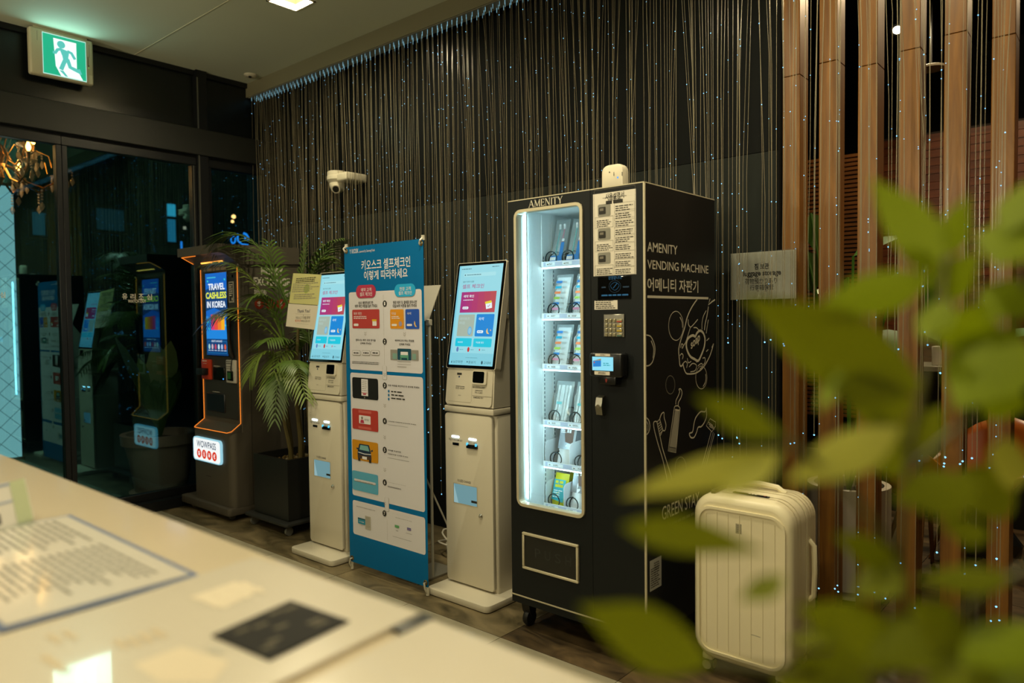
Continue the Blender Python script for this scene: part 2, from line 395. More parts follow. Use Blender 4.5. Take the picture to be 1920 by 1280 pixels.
# lounge shell
struct(MB().box((-5.6, 8.1, -.1), (2.6, 8.2, 4), M('lounge_wall', '0d0d0c', .8)).build('wall_lounge_back'))
struct(MB().box((2.5, -2.2, -.1), (2.6, 8.2, 4), M('lobby_wall', '4a4438', .8)).build('wall_right'))
struct(MB().box((-5.6, -2.3, -.1), (2.6, -2.2, 4), M('lobby_wall', '4a4438', .8)).build('wall_front'))
struct(MB().box((-5.7, 3.44, -.1), (-5.6, 8.2, 4), M('lounge_wall', '0d0d0c', .8)).build('wall_lounge_left'))

# ---- storefront on the left: black frame, sliding door, tinted glass
FR = M('black_aluminium', '111315', .38, .2)
FR2 = M('dark_bronze_aluminium', '1d1e19', .45, .1)
GLASS = pane_mat('tinted_glass', (.85, .86, .83), (.26, .76, .92), .105, .7)
BLACKGLASS = M('black_glass', '0a0f0f', .3)
wl = setting('wall_left', (XG, 1.0, 0))
def frm(name, y0, y1, z0, z1, par, x0=-.05, x1=.05, mat=FR): return MB().rbox((XG + x0, y0, z0), (XG + x1, y1, z1), mat, .003, 1).build(name, par)
frm('transom', -2.2, 3.34, 2.66, 2.86, wl, -.06, .075, FR2)
frm('post', 2.70, 2.785, 0, 3.31, wl, -.06, .06)
frm('post', 3.29, 3.34, 0, 3.31, wl, -.06, .06)
frm('ceiling_channel', -2.2, 3.34, 3.27, 3.31, wl, -.06, .03)
for a, b in ((-2.2, .55), (.6, 2.70), (2.785, 3.29)):
    MB().box((XG - .01, a, 2.86), (XG + .005, b, 3.27), BLACKGLASS).build('upper_panel', wl)
frm('upper_mullion', .55, .6, 2.86, 3.27, wl)
frm('sill', -2.2, 3.34, 0, .075, wl, -.08, .11)
MB().box((XG + .06, 2.702, .08), (XG + .066, 2.712, 3.25), STEEL).build('edge_strip', wl)
def window(name, y0, y1, lab=None):
    r = setting(name, (XG, (y0 + y1) / 2, .075)); s = .035
    frm('top_rail', y0, y1, 2.585, 2.66, r, -.03, .03); frm('bottom_rail', y0, y1, .075, .13, r, -.03, .03)
    frm('stile', y0, y0 + s, .13, 2.585, r, -.03, .03); frm('stile', y1 - s, y1, .13, 2.585, r, -.03, .03)
    MB().box((XG - .004, y0 + s, .13), (XG + .004, y1 - s, 2.585), GLASS).build('glass_pane', r)
    return r
window('window_1', -2.2, .1); window('window_2', .1, 1.0)
w3 = window('window_3', 1.0, 1.775)
d1 = window('door_1', 1.775, 2.70); w4 = window('window_4', 2.785, 3.29)
MB().box((XG + .031, 2.672, .08), (XG + .034, 2.68, 2.58), STEEL).build('edge_strip', d1)
gp = Panel((XG + .005, 0, 0), (0, 1, 0), (0, 0, 1)); mb = MB()
for i, ch in enumerate('유리조심'): gp.txt(mb, ch, 229 + i * 15.3, 550 + i * .35, 239 + i * 15.3, 561 + i * .35, WHITE_VINYL, 1, .01)
gp.txt(mb, 'WATCH OUT', 240, 561.5, 274, 567.5, WHITE_VINYL, 1, .01)
mb.build('lettering', d1)
mb = MB(); gp.txt(mb, '심', 0, 547, 10, 558, WHITE_VINYL, 1, .01); gp.txt(mb, '조', -16, 547, -6, 558, WHITE_VINYL, 1, .01); mb.build('lettering', w3)

# ---- outside, seen through the glass at night
struct(MB().box((-22, -12, -.14), (-5.6, 14, -.02), M('street_paving', '2a3a3c', .5, noise=.15)).build('ground'))
def building(name, lab, x, y0, y1, z1, wins, hexc):
    t = thing(name, lab, 'building', (x, (y0 + y1) / 2, -.02))
    MB().box((x - 2, y0, -.02), (x, y1, z1), M(hexc + '_wall', hexc, .9, noise=.1)).build('wall', t)
    MB().box((x - 2.1, y0 - .1, z1), (x + .1, y1 + .1, z1 + .15), M('coping', '20282a', .9)).build('coping', t)
    for (a, b, c, d, hx, e) in wins:
        o = MB().box((x - .02, a - .05, b - .05), (x + .04, c + .05, d + .05), FR).build('window_frame', t)
        MB().box((x + .04, a, b), (x + .045, c, d), M('lit_pane_' + hx, hx, em=e)).build('pane', o)
def pxr(x, px0, py0, px1, py1):
    a = hit(px0, py1, (x, 0, 0), Vector((1, 0, 0))); b = hit(px1, py0, (x, 0, 0), Vector((1, 0, 0))); return a.y, a.z, b.y, b.z
building('office_building', 'dark office block across the street with tall blue lit windows', -15, 3.0, 8.5, 6.5,
         [(*pxr(-15, 312, 384, 327, 405), '2fb4e0', .8), (*pxr(-15, 313, 412, 327, 453), '1d86b4', .6), (*pxr(-15, 337, 453, 340, 470), '1f8cff', 1.2), (*pxr(-15, 357, 453, 361, 462), '1f8cff', 1.2), (*pxr(-15, 342, 425, 347, 430), 'd8e8d0', .5), (*pxr(-15, 358, 432, 361, 438), 'c8d0a8', .5)], '141d24')
building('corner_shop', 'low dark building across the street left of the office block', -14, -1.0, 2.2, 4.4,
         [(*pxr(-14, 60, 400, 82, 440), '145060', .5), (*pxr(-14, 180, 395, 230, 430), '0f3a46', .4)], '121c24')
# round pot with a plant behind the sliding door
pc = Vector((-6.08, 2.62, -.02))
t = thing('round_planter', 'large round grey pot standing outside behind the glass door', 'planter', pc)
PG = M('grey_pot', '8c8e8a', .6, noise=.1)
MB().lathe([(.19, 0), (.24, .30), (.27, .42), (.29, .42), (.295, .50), (.25, .50), (.24, .44)], pc, PG, 28).build('pot', t)
MB().lathe([(.20, -.0), (.235, .0), (.24, .03), (.2, .035)], pc, PG, 28).build('saucer', t)
MB().lathe([(.245, .43), (.1, .46)], pc, M('soil', '1a130c', .95), 20).build('soil', t)
LEAFD = M('dim_leaf', '3f6a38', .5)
for i in range(11):
    a = i * 2.4; ln = random.uniform(.55, 1.0); mb = MB(); q = []
    for j in range(7):
        s_ = j / 6; q.append(pc + Vector((math.cos(a) * .34 * s_ * ln, math.sin(a) * .34 * s_ * ln, .45 + ln * s_ * (1.15 - .3 * s_))))
    mb.tube(q[:4], .008, LEAFD, 5)
    sd = Vector((-math.sin(a), math.cos(a), 0)); vs = []; wd = [.0, .05, .085, .09, .06, .003]
    for p_, w_ in zip(q[1:], wd): vs += [p_ - sd * w_, p_, p_ + sd * w_]
    fs = []
    for j in range(5): fs += [(3 * j, 3 * j + 1, 3 * j + 4, 3 * j + 3), (3 * j + 1, 3 * j + 2, 3 * j + 5, 3 * j + 4)]
    mb.add(vs, fs, LEAFD, True); mb.build('leaf', t)
# backlit quilted column out on the left
cx = -8.6; a = pxr(cx, -40, 350, 24, 790)
t = thing('light_column', 'backlit pale blue column wrapped in a diamond lattice outside the glass', 'column', (cx, (a[0] + a[2]) / 2, -.02))
y0, y1 = a[0], a[2]; zt = a[3]
MB().box((cx - .3, y0, .0), (cx, y1, zt), M('backlit_panel', '86d4de', em=.8)).build('panel', t)
mb = MB(); LT = M('lattice_bar', '4f8e98', em=.55); st = .17
for i in range(-3, int(zt / st) + 3):
    for sg in (1, -1):
        ya, yb = y0, y1; za = i * st; zb = za + (y1 - y0); 
        if sg < 0: za, zb = zb, za
        lo, hi = min(za, zb), max(za, zb)
        if lo < 0 or hi > zt: continue
        mb.tube([(cx + .008, ya, za), (cx + .008, yb, zb)], .0035, LT, 4)
mb.build('lattice', t)
MB().box((cx - .31, y0 - .02, -.02), (cx + .02, y1 + .02, .03), FR2).box((cx - .31, y0 - .02, zt), (cx + .02, y1 + .02, zt + .05), FR2).build('end_cap', t)
# blue neon sign far behind the narrow pane
NB = M('blue_neon', '1c8cff', em=1.5); nx = -9.0
np_ = Panel((nx, 0, 0), (0, 1, 0), (0, 0, 1)); a = pxr(nx, 428, 432, 474, 466)
t = thing('neon_sign', 'small blue neon sign outside behind the palm fronds', 'sign', (nx, (a[0] + a[2]) / 2, a[1]))
MB().box((nx - .06, a[0], a[1]), (nx - .01, a[2], a[3]), FR).build('sign_box', t)
MB().box((nx - .05, (a[0] + a[2]) / 2 - .03, -.02), (nx - .02, (a[0] + a[2]) / 2 + .03, a[1]), FR).build('pole', t)
mb = MB(); np_.curve(mb, [(433, 446), (437, 442), (441, 446), (440, 454), (435, 455)], .02, NB, 2, True)
np_.curve(mb, [(446, 438), (446, 450), (452, 456)], .025, NB, 2); np_.curve(mb, [(456, 437), (462, 440), (466, 448), (458, 446)], .03, NB, 2); np_.line(mb, [(452, 458), (466, 460)], .03, NB, 2); np_.line(mb, [(434, 460), (446, 461)], .025, NB, 2)
mb.build('tube', t)
# two small warm lanterns out there
for i, (px, py, r) in enumerate(((438, 406, .03), (436, 415, .022))):
    p = hit(px, py, (-9.6, 0, 0), Vector((1, 0, 0)))
    t = thing('wall_lantern', ['upper one of two tiny warm lanterns outside above the dark kiosk', 'lower one of two tiny warm lanterns outside above the dark kiosk'][i], 'lantern', p)
    MB().ball(p, r, M('lantern_glow', 'ffcf80', em=3), 10).build('globe', t)
    MB().tube([p + Vector((0, 0, r)), p + Vector((0, 0, 3.9 - p.z))], .006, FR, 5).build('rod', t)

# chandelier hanging behind the first pane
cc = hit(-8, 318, (-6.75, 0, 0), Vector((1, 0, 0)))
t = thing('chandelier', 'brass chandelier with crystal drops and lit candle bulbs behind the glass', 'chandelier', cc)
BRASS = M('brass', 'c8923c', .25, 1); CRY = M('crystal', 'd8c8b0', .05, 0, alpha=.45, spec=1.0); BULB = M('candle_bulb', 'ffb850', em=22)
MB().lathe([(.012, .75), (.012, .3), (.05, .26), (.03, .2), (.07, .12), (.035, .02), (.06, -.06), (.02, -.14), (.004, -.18)], cc, BRASS, 14).build('stem', t)
MB().lathe([(.06, .78), (.06, .75), (.02, .70)], cc, BRASS, 14).build('ceiling_cap', t)
MB().tube([cc + Vector((0, 0, .7)), (cc.x, cc.y, 3.6)], .008, BRASS, 6).build('rod', t)
def drops(mb, p, n, sz=.010):
    z = p.z
    for i in range(n):
        mb.ball((p.x, p.y, z), sz, CRY, 6); z -= sz * 2.3
    mb.lathe([(.001, .012), (sz * 1.5, -.012), (sz * 1.9, -.03), (.001, -.06)], (p.x, p.y, z - .006), CRY, 6, smooth=False)
for ring, (na, R, dz, ph) in enumerate(((8, .47, .0, .2), (5, .28, .16, .5))):
    for i in range(na):
        a = 2 * PI * i / na + ph; d = Vector((math.cos(a), math.sin(a), 0))
        mb = MB(); mb.tube([cc + d * (R * q) + Vector((0, 0, dz + h)) for q, h in ((.08, .05), (.25, .02), (.45, -.09), (.68, -.13), (.88, -.08), (1.0, .0))], .009, BRASS, 6)
        mb.tube([cc + d * (R * q) + Vector((0, 0, dz + h)) for q, h in ((.3, .0), (.42, .1), (.6, .16), (.78, .12), (.82, .03))], .005, BRASS, 5)
        arm = mb.build('arm', t); tip = cc + d * R + Vector((0, 0, dz))
        MB().lathe([(.012, -.005), (.05, .008), (.062, .022), (.055, .02), (.012, .006)], tip, CRY, 12).build('drip_dish', arm)
        MB().lathe([(.013, .01), (.013, .085)], tip, BRASS, 8).build('candle', arm)
        MB().lathe([(.006, .085), (.017, .105), (.019, .122), (.010, .15), (.001, .175)], tip, BULB, 8).build('bulb', arm)
        mb = MB()
        for k in range(5):
            b = 2 * PI * k / 5; drops(mb, tip + Vector((.055 * math.cos(b), .055 * math.sin(b), .0)), 2 if k else 4, .009)
        drops(mb, cc + d * (R * .66) + Vector((0, 0, dz - .15)), 4, .010)
        mb.build('crystal_drops', arm)['kind'] = 'stuff'
cl = bpy.data.lights.new('chandelier_light', 'POINT'); cl.energy = 14; cl.color = (1, .65, .3); cl.shadow_soft_size = .2
co = bpy.data.objects.new('chandelier_light', cl); COL.objects.link(co); co.location = cc + Vector((0, 0, .1))

# ================================================================== VENDING MACHINE
VX0, VX1, VY0, VY1, VZ0, VZ1 = -2.123, -1.434, 2.452, 3.06, .118, 1.905
vm = thing('vending_machine', 'tall black vending machine with a bright blue-white product window', 'vending machine', (VX0, VY0, 0))
TRIM = M('silver_trim', 'c9c0a4', .4, .2)
COOLW = M('cabinet_white', 'e6eeee', .5)
wx0, wx1, wz0, wz1 = -2.078, -1.724, .565, 1.858
bd = MB()
bd.box((VX0, VY1 - .02, VZ0), (VX1, VY1, VZ1), BLACK).box((VX1 - .012, VY0 + .03, VZ0), (VX1, VY1 - .02, VZ1), BLACK)
bd.box((VX0, VY0 + .03, VZ0), (VX0 + .012, VY1 - .02, VZ1), BLACK).box((VX0 + .012, VY0 + .03, VZ1 - .012), (VX1 - .012, VY1 - .02, VZ1), BLACK)
bd.box((VX0 + .012, VY0 + .03, VZ0), (VX1 - .012, VY1 - .02, VZ0 + .03), BLACK)
bd.build('cabinet', vm)
dr = MB()     # glazed door: four rails round the window opening, below it the delivery panel
dr.box((VX0, VY0, VZ0), (wx0, VY0 + .03, VZ1), BLACK).box((wx1, VY0, VZ0), (-1.6835, VY0 + .03, VZ1), BLACK)
dr.box((wx0, VY0, wz1), (wx1, VY0 + .03, VZ1), BLACK).box((wx0, VY0, VZ0), (wx1, VY0 + .03, wz0), BLACK)
door = dr.build('door', vm)
MB().box((-1.6815, VY0, VZ0), (VX1, VY0 + .03, VZ1), BLACK).build('control_panel', vm)
# rounded window frame
def ring(mb, outer, inner, y0, y1, mat):
    n = len(outer); vs = [(a, y0, b) for a, b in outer] + [(a, y0, b) for a, b in inner] + [(a, y1, b) for a, b in outer] + [(a, y1, b) for a, b in inner]; fs = []
    for i in range(n):
        j = (i + 1) % n; fs += [(i, j, n + j, n + i), (2 * n + i, 3 * n + i, 3 * n + j, 2 * n + j), (i, 2 * n + i, 2 * n + j, j), (n + i, n + j, 3 * n + j, 3 * n + i)]
    mb.add(vs, fs, mat); return mb
pn = Panel((0, 0, 0), (1, 0, 0), (0, 0, 1))
rr = lambda x0, z0, x1, z1, r: pn._rr(x0, z0, x1, z1, r)
ring(MB(), rr(wx0 - .006, wz0 - .006, wx1 + .006, wz1 + .006, .034), rr(wx0 + .007, wz0 + .007, wx1 - .007, wz1 - .007, .022), VY0 - .008, VY0 + .028, TRIM).build('window_frame', door)
MB().box((wx0, VY0 + .010, wz0), (wx1, VY0 + .013, wz1), pane_mat('door_glass', (.95, .97, .97), (1, 1, 1), .03, .6)).build('glass_pane', door)
# trims
MB().box((VX1 - .004, VY0 - .003, VZ0), (VX1 + .003, VY0 + .004, VZ1), TRIM).build('corner_trim', vm)
MB().box((VX0, VY0 - .004, .150), (VX1, VY0, .1545), TRIM).build('base_trim', vm)
MB().box((VX0, VY0 - .001, VZ1), (-1.684, VY0 + .006, VZ1 + .004), TRIM).box((-1.681, VY0 - .001, VZ1), (VX1, VY0 + .006, VZ1 + .004), TRIM).box((VX1 - .006, VY0, VZ1), (VX1, VY1, VZ1 + .004), TRIM).build('top_trim', vm)
# interior
iy1 = VY1 - .06; ix0, ix1 = wx0 + .004, -1.50
MB().box((ix0 - .006, VY0 + .032, .52), (ix0, iy1, 1.875), COOLW).build('inner_wall', vm)
MB().box((ix1, VY0 + .032, .52), (ix1 + .006, iy1, 1.875), COOLW).build('inner_wall', vm)
MB().box((ix0, iy1, .52), (ix1, iy1 + .006, 1.875), COOLW).build('inner_back', vm)
MB().box((ix0, VY0 + .032, 1.869), (ix1, iy1, 1.875), COOLW).box((ix0, VY0 + .032, .514), (ix1, iy1, .52), COOLW).build('inner_lining', vm)
MB().box((ix0 + .001, VY0 + .057, .58), (ix0 + .008, VY0 + .063, 1.85), M('led_tube', 'c8f6ff', em=24)).build('led_strip', vm)
MB().box((ix0 + .012, VY0 + .05, .575), (ix0 + .016, VY0 + .054, 1.855), COOLW).build('led_cover', vm)
MB().box((-1.715, VY0 + .034, .60), (-1.705, VY0 + .046, 1.84), M('led_tube_side', 'c8f6ff', em=32)).build('led_strip', vm)  # unseen strip added behind the door frame to brighten the interior
# slotted rails
HOLE = M('rail_slot', '2c4a52', .6)
for yy in (2.625, 2.70):
    mb = MB().box((ix0 + .0005, yy, .53), (ix0 + .004, yy + .022, 1.86), COOLW); z = .56
    while z < 1.68:
        mb.box((ix0 + .004, yy + .008, z), (ix0 + .0045, yy + .013, z + .012), HOLE); z += .02
    mb.build('shelf_rail', vm)
# shelves: tray, lip with price strips, dividers, coils
ROWS = [  # tray z, lane left edges, lane width, divider height
    (1.624, [-2.062, -1.968, -1.874, -1.78], .094, .10), (1.390, [-2.062, -1.945, -1.828], .117, .15), (1.160, [-2.062, -1.945, -1.828], .117, .15),
    (.903, [-2.062, -1.945, -1.828], .117, .14), (.712, [-2.062, -1.925, -1.80], .13, .115), (.518, [-2.062, -1.958, -1.855, -1.76], .10, .12)]
TRAYW = M('tray_white', 'eaf0f2', .45); LIP = M('price_strip', 'b8c4dc', .4); LBL = M('price_label', 'e8f0f4', .6); COILM = M('dark_coil', '12262a', .35, .6)
sy = 2.62
for zt, lanes, lw, dh in ROWS:
    s = MB().box((ix0 + .006, sy, zt - .004), (ix1 - .01, iy1 - .02, zt), TRAYW).box((ix0 + .006, sy - .004, zt - .004), (ix1 - .01, sy, zt + .022), TRAYW).build('shelf', vm)
    mb = MB(); mb.box((ix0 + .02, sy - .0055, zt), (ix1 - .02, sy - .004, zt + .019), LIP); mb.build('price_strip', s)
    MB().box((ix0 + .01, sy - .002, zt - .010), (ix1 - .02, sy + .008, zt - .005), M('led_under', 'd0f6ff', em=9)).build('led_strip', s)  # hidden glow strip added under each lip to light the packs below
    lp = Panel((0, sy - .0058, 0), (1, 0, 0), (0, 0, 1)); lp.raw = True; mb = MB()
    for x in lanes: lp.rect(mb, x + .022, zt + .017, x + lw - .02, zt + .002, LBL, 1); lp.bars(mb, x + lw * .42, zt + .014, x + lw * .66, zt + .005, 2, INK, 2); lp.rect(mb, x + .03, zt + .011, x + .038, zt + .006, GREYINK, 2)
    mb.build('price_labels', s)
    for x in lanes:
        r = .025; fy = sy + (.004 if lw in (.13, .10) else .075); prof = [(fy, zt), (iy1 - .03, zt), (iy1 - .03, zt + dh + .02)] + [(fy + r - r * math.sin(i * PI / 8), zt + dh - r + r * math.cos(i * PI / 8)) for i in range(5)]
        MB().prism(prof, 'x', x, x + .0022, TRAYW).build('divider', vm)
        cxx = x + lw * .46; R = .031; q = []
        for i in range(49): a = 2 * PI * i / 14 + 3.6; q.append((cxx + R * math.sin(a), sy + (.004 + .0004 * i if i < 13 else .0092 + .0062 * (i - 13)), zt + R + .005 + R * math.cos(a)))
        MB().tube(q, .0028, COILM, 6).build('coil', vm)
# delivery flap with PUSH
fp = Panel((0, VY0, 0), (1, 0, 0), (0, 0, 1))
px0, px1, pz0, pz1 = -2.055, -1.752, .282, .445
fr_ = MB(); q = .011
for a, b in (((px0, pz0), (px1, pz0 + q)), ((px0, pz1 - q), (px1, pz1)), ((px0, pz0 + q), (px0 + q, pz1 - q)), ((px1 - q, pz0 + q), (px1, pz1 - q))):
    fr_.rbox((a[0], VY0 - .010, a[1]), (b[0], VY0 + .002, b[1]), TRIM, .002, 1)
flf = fr_.build('delivery_frame', vm)
MB().box((px0 + q, VY0 - .004, pz0 + q), (px1 - q, VY0 - .001, pz1 - q), M('flap_black', '161715', .3)).build('flap', flf)
fp2 = Panel((0, VY0 - .004, 0), (1, 0, 0), (0, 0, 1)); fp2.raw = True; mb = MB()
for i, ch in enumerate('PUSH'): fp2.txt(mb, ch, -1.985 + i * .055, .385, -1.955 + i * .055, .345, M('embossed_black', '2a2c2a', .5), 1)
mb.build('lettering', flf)
# AMENITY in roman capitals: thick and thin strokes with serifs
def serif(mb, pn, word, x0, zb, h, adv, mat, k=1):
    th, tn = h * .17, h * .07; sf = h * .11
    def L(pts, w_): pn.line(mb, pts, w_, mat, k)
    def S(x, z): pn.line(mb, [(x - sf, z), (x + sf, z)], tn, mat, k)
    x = x0
    for ch in word:
        wd = {'A': .95, 'M': 1.1, 'E': .66, 'N': .95, 'I': .28, 'T': .75, 'Y': .85}[ch] * h; X = lambda t: x + t * wd; Z = lambda t: zb + t * h
        if ch == 'A': L([(X(.5), Z(1)), (X(.08), Z(0))], tn); L([(X(.5), Z(1)), (X(.92), Z(0))], th); L([(X(.24), Z(.36)), (X(.76), Z(.36))], tn); S(X(.08), Z(.03)); S(X(.92), Z(.03))
        if ch == 'M': L([(X(.12), Z(0)), (X(.14), Z(1))], tn); L([(X(.14), Z(1)), (X(.5), Z(.05))], th); L([(X(.5), Z(.05)), (X(.86), Z(1))], tn); L([(X(.86), Z(1)), (X(.88), Z(0))], th); S(X(.12), Z(.03)); S(X(.88), Z(.03)); S(X(.1), Z(.97)); S(X(.9), Z(.97))
        if ch == 'E': L([(X(.2), Z(0)), (X(.2), Z(1))], th); [L([(X(.1), Z(t)), (X(e), Z(t))], tn) for t, e in ((.03, .95), (.52, .8), (.97, .9))]; L([(X(.93), Z(0)), (X(.95), Z(.25))], tn); L([(X(.88), Z(1)), (X(.9), Z(.78))], tn); L([(X(.8), Z(.4)), (X(.8), Z(.62))], tn)
        if ch == 'N': L([(X(.15), Z(0)), (X(.15), Z(1))], tn); L([(X(.15), Z(1)), (X(.85), Z(0))], th); L([(X(.85), Z(0)), (X(.85), Z(1))], tn); S(X(.15), Z(.03)); S(X(.85), Z(.97)); S(X(.1), Z(.97))
        if ch == 'I': L([(X(.5), Z(0)), (X(.5), Z(1))], th); S(X(.5), Z(.03)); S(X(.5), Z(.97))
        if ch == 'T': L([(X(.5), Z(0)), (X(.5), Z(1))], th); L([(X(.03), Z(.97)), (X(.97), Z(.97))], tn); S(X(.5), Z(.03)); L([(X(.04), Z(.8)), (X(.04), Z(1))], tn); L([(X(.96), Z(.8)), (X(.96), Z(1))], tn)
        if ch == 'Y': L([(X(.08), Z(1)), (X(.5), Z(.45))], th); L([(X(.92), Z(1)), (X(.5), Z(.45))], tn); L([(X(.5), Z(.5)), (X(.5), Z(0))], th); S(X(.5), Z(.03)); S(X(.1), Z(.97)); S(X(.9), Z(.97))
        x += wd + adv
    return x
vp = Panel((0, VY0, 0), (1, 0, 0), (0, 0, 1)); vp.raw = True; mb = MB()
serif(mb, vp, 'AMENITY', -2.004, 1.8685, .030, .0027, WHITE_VINYL); mb.build('lettering', door)
vp.raw = False
# instruction sheet
mb = MB().box((-1.668, VY0 - .0015, 1.557), (-1.470, VY0, 1.8855), PAPER); MP = Panel((0, VY0 - .0015, 0), (1, 0, 0), (0, 0, 1))
MP.txt(mb, '사용설명서', 1135, 363, 1170, 370.5, INK, 1, .015); MP.txt(mb, 'instruction manual', 1140, 371.5, 1165, 374.5, INK, 1); MP.bars(mb, 1136, 376, 1168, 380, 1, INK, 1, .8, 0)
MP.line(mb, [(1130, 371.5), (1175, 366.5)], .0015, INK, 1)
PHOTO = M('print_photo_grey', '8c8a80', .7)
for y in (384, 429, 474):
    MP.rect(mb, 1121, y, 1145, y + 20, PHOTO, 1, .006); MP.rect(mb, 1123, y + 5, 1136, y + 17, INK, 2, .004); MP.rect(mb, 1125, y + 7, 1132, y + 11, GREYINK, 3)
    MP.frame(mb, 1116, y + 24, 1150, y + 41, GREYINK, .001, 1); MP.bars(mb, 1119, y + 29, 1149, y + 40, 4, INK, 1)
    for j in range(3):
        yy = y - 3 + j * 14.5; MP.frame(mb, 1152, yy, 1190, yy + 13.5, GREYINK, .0008, 1); MP.bars(mb, 1154, yy + 4, 1188, yy + 12, 3, INK, 1)
MP.frame(mb, 1114, 357.5, 1192, 514, GREYINK, .0008, 1)
mb.build('instruction_sheet', vm)
# dim display
mb = MB().rbox((-1.648, VY0 - .003, 1.462), (-1.494, VY0, 1.553), DARKGLASS, .002, 1); dp = Panel((0, VY0 - .003, 0), (1, 0, 0), (0, 0, 1)); DB = M('dim_blue_pixels', '0d5878', em=.9); DB2 = M('faint_blue_pixels', '08303f', em=.8)
dp.txt(mb, '환영합니다!', 1141, 517.5, 1166, 523, DB, 1); dp.curve(mb, [(1142, 536), (1146, 528), (1153, 526), (1160, 528), (1164, 535), (1161, 544), (1153, 548), (1145, 545)], .0012, DB2, 1, True); dp.curve(mb, [(1145, 536), (1153, 529), (1161, 535), (1153, 544)], .001, DB, 1, True)
dp.line(mb, [(1150, 540), (1157, 531)], .002, DB, 1); dp.bars(mb, 1128, 536, 1138, 541, 1, DB2, 1); dp.bars(mb, 1168, 535, 1180, 540, 1, DB2, 1); dp.bars(mb, 1128, 551, 1178, 555, 1, DB, 1, .5, 0); mb.build('display', vm)
mb = MB().box((-1.665, VY0 - .0012, 1.423), (-1.556, VY0, 1.459), PAPER); sp = Panel((0, VY0 - .0012, 0), (1, 0, 0), (0, 0, 1)); sp.bars(mb, 1117, 562, 1157, 578.5, 5, INK, 1); mb.build('note_sticker', vm)
# keypad
kp = MB().rbox((-1.619, VY0 - .006, 1.313), (-1.523, VY0, 1.404), STEEL, .002, 1).build('keypad', vm)
kpan = Panel((0, VY0 - .010, 0), (1, 0, 0), (0, 0, 1)); kpan.raw = True; KEYM = M('key_metal', 'b0a888', .35, .8); mb = MB()
for r in range(4):
    for c in range(4):
        x = -1.612 + c * .0185; z = 1.385 - r * .0185; wk = .014 if c < 3 else .026
        o = MB().rbox((x, VY0 - .010, z - .014), (x + wk, VY0 - .005, z), KEYM, .0015, 1)
        if c < 3: kpan.txt(o, ['123', '456', '789', '*0#'][r][c], x + .005, z - .004, x + .010, z - .011, INK, .5)
        else: kpan.rect(o, x + .002, z - .008, x + wk - .002, z - .0125, [M('key_red', 'a8281c', .5), M('key_yellow', 'c8a818', .5), M('key_yellow', 'c8a818', .5), M('key_teal', '3c6a60', .5)][r], .5)
        o.build('key', kp)
# card reader with its screen and slot
rd = MB().rbox((-1.660, VY0 - .05, 1.156), (-1.508, VY0, 1.252), M('reader_plastic', '101112', .3), .010, 3).rbox((-1.620, VY0 - .045, 1.125), (-1.540, VY0, 1.165), M('reader_plastic', '101112', .3), .008, 2).build('card_reader', vm)
rp = Panel((0, VY0 - .05, 0), (1, 0, 0), (0, 0, 1)); rp.raw = True
mb = MB(); rp.rect(mb, -1.644, 1.236, -1.546, 1.182, M('reader_screen', '8fe0f4', em=1.0), 1); rp.poly(mb, [(-1.640, 1.219), (-1.602, 1.223), (-1.602, 1.198), (-1.640, 1.196)], M('card_blue', '1f86d8', em=.9), 2); rp.poly(mb, [(-1.640, 1.220), (-1.602, 1.229), (-1.602, 1.223)], M('card_gold', 'b89448', em=.8), 2); rp.rect(mb, -1.636, 1.216, -1.631, 1.211, M('card_chip', 'd85a30', em=.8), 3)
TEALINK = M('teal_pixels', '2ab0c0', em=.8)
rp.bars(mb, -1.592, 1.215, -1.556, 1.200, 2, TEALINK, 2); mb.build('screen', rd)
mb = MB(); rp.rect(mb, -1.630, 1.249, -1.560, 1.239, PAPER, 1, .002); rp.bars(mb, -1.605, 1.2465, -1.58, 1.2415, 1, INK, 2); rp.rect(mb, -1.634, 1.179, -1.562, 1.165, PAPER, 1, .002); rp.bars(mb, -1.615, 1.177, -1.58, 1.167, 2, INK, 2); mb.build('reader_sticker', rd)
rp2 = Panel((0, VY0 - .045, 0), (1, 0, 0), (0, 0, 1)); rp2.raw = True; mb = MB(); rp2.poly(mb, [(-1.582, 1.152), (-1.575, 1.145), (-1.579, 1.145), (-1.579, 1.136), (-1.585, 1.136), (-1.585, 1.145), (-1.589, 1.145)], M('arrow_red', '8a2a20', .6), 1); mb.build('arrow_mark', rd)
# lever handle with key lock
hd = MB().prism([(VY0, .995), (VY0 - .022, 1.001), (VY0 - .030, 1.036), (VY0 - .022, 1.07), (VY0, 1.078)], 'x', -1.646, -1.616, STEEL).build('handle', vm)
MB().lathe([(.008, -.033), (.008, -.024), (.0075, -.02)], (-1.631, VY0, 1.036), CHROME, 12, 'y').build('lock', hd)
# casters
for i, (x, y) in enumerate(((VX0 + .05, VY0 + .06), (VX1 - .05, VY0 + .06), (VX0 + .05, VY1 - .06), (VX1 - .05, VY1 - .06))):
    c = MB().rbox((x - .03, y - .03, .108), (x + .03, y + .03, .118), STEEL, .003, 1).prism([(y - .03, .11), (y + .025, .11), (y + .018, .04), (y, .035), (y - .022, .07)], 'x', x - .022, x + .022, RUBBER).build('caster', vm)
    MB().lathe([(.01, -.014), (.034, -.013), (.037, -.006), (.037, .006), (.034, .013), (.01, .014)], (x, y, .037), RUBBER, 18, 'x').build('wheel', c)
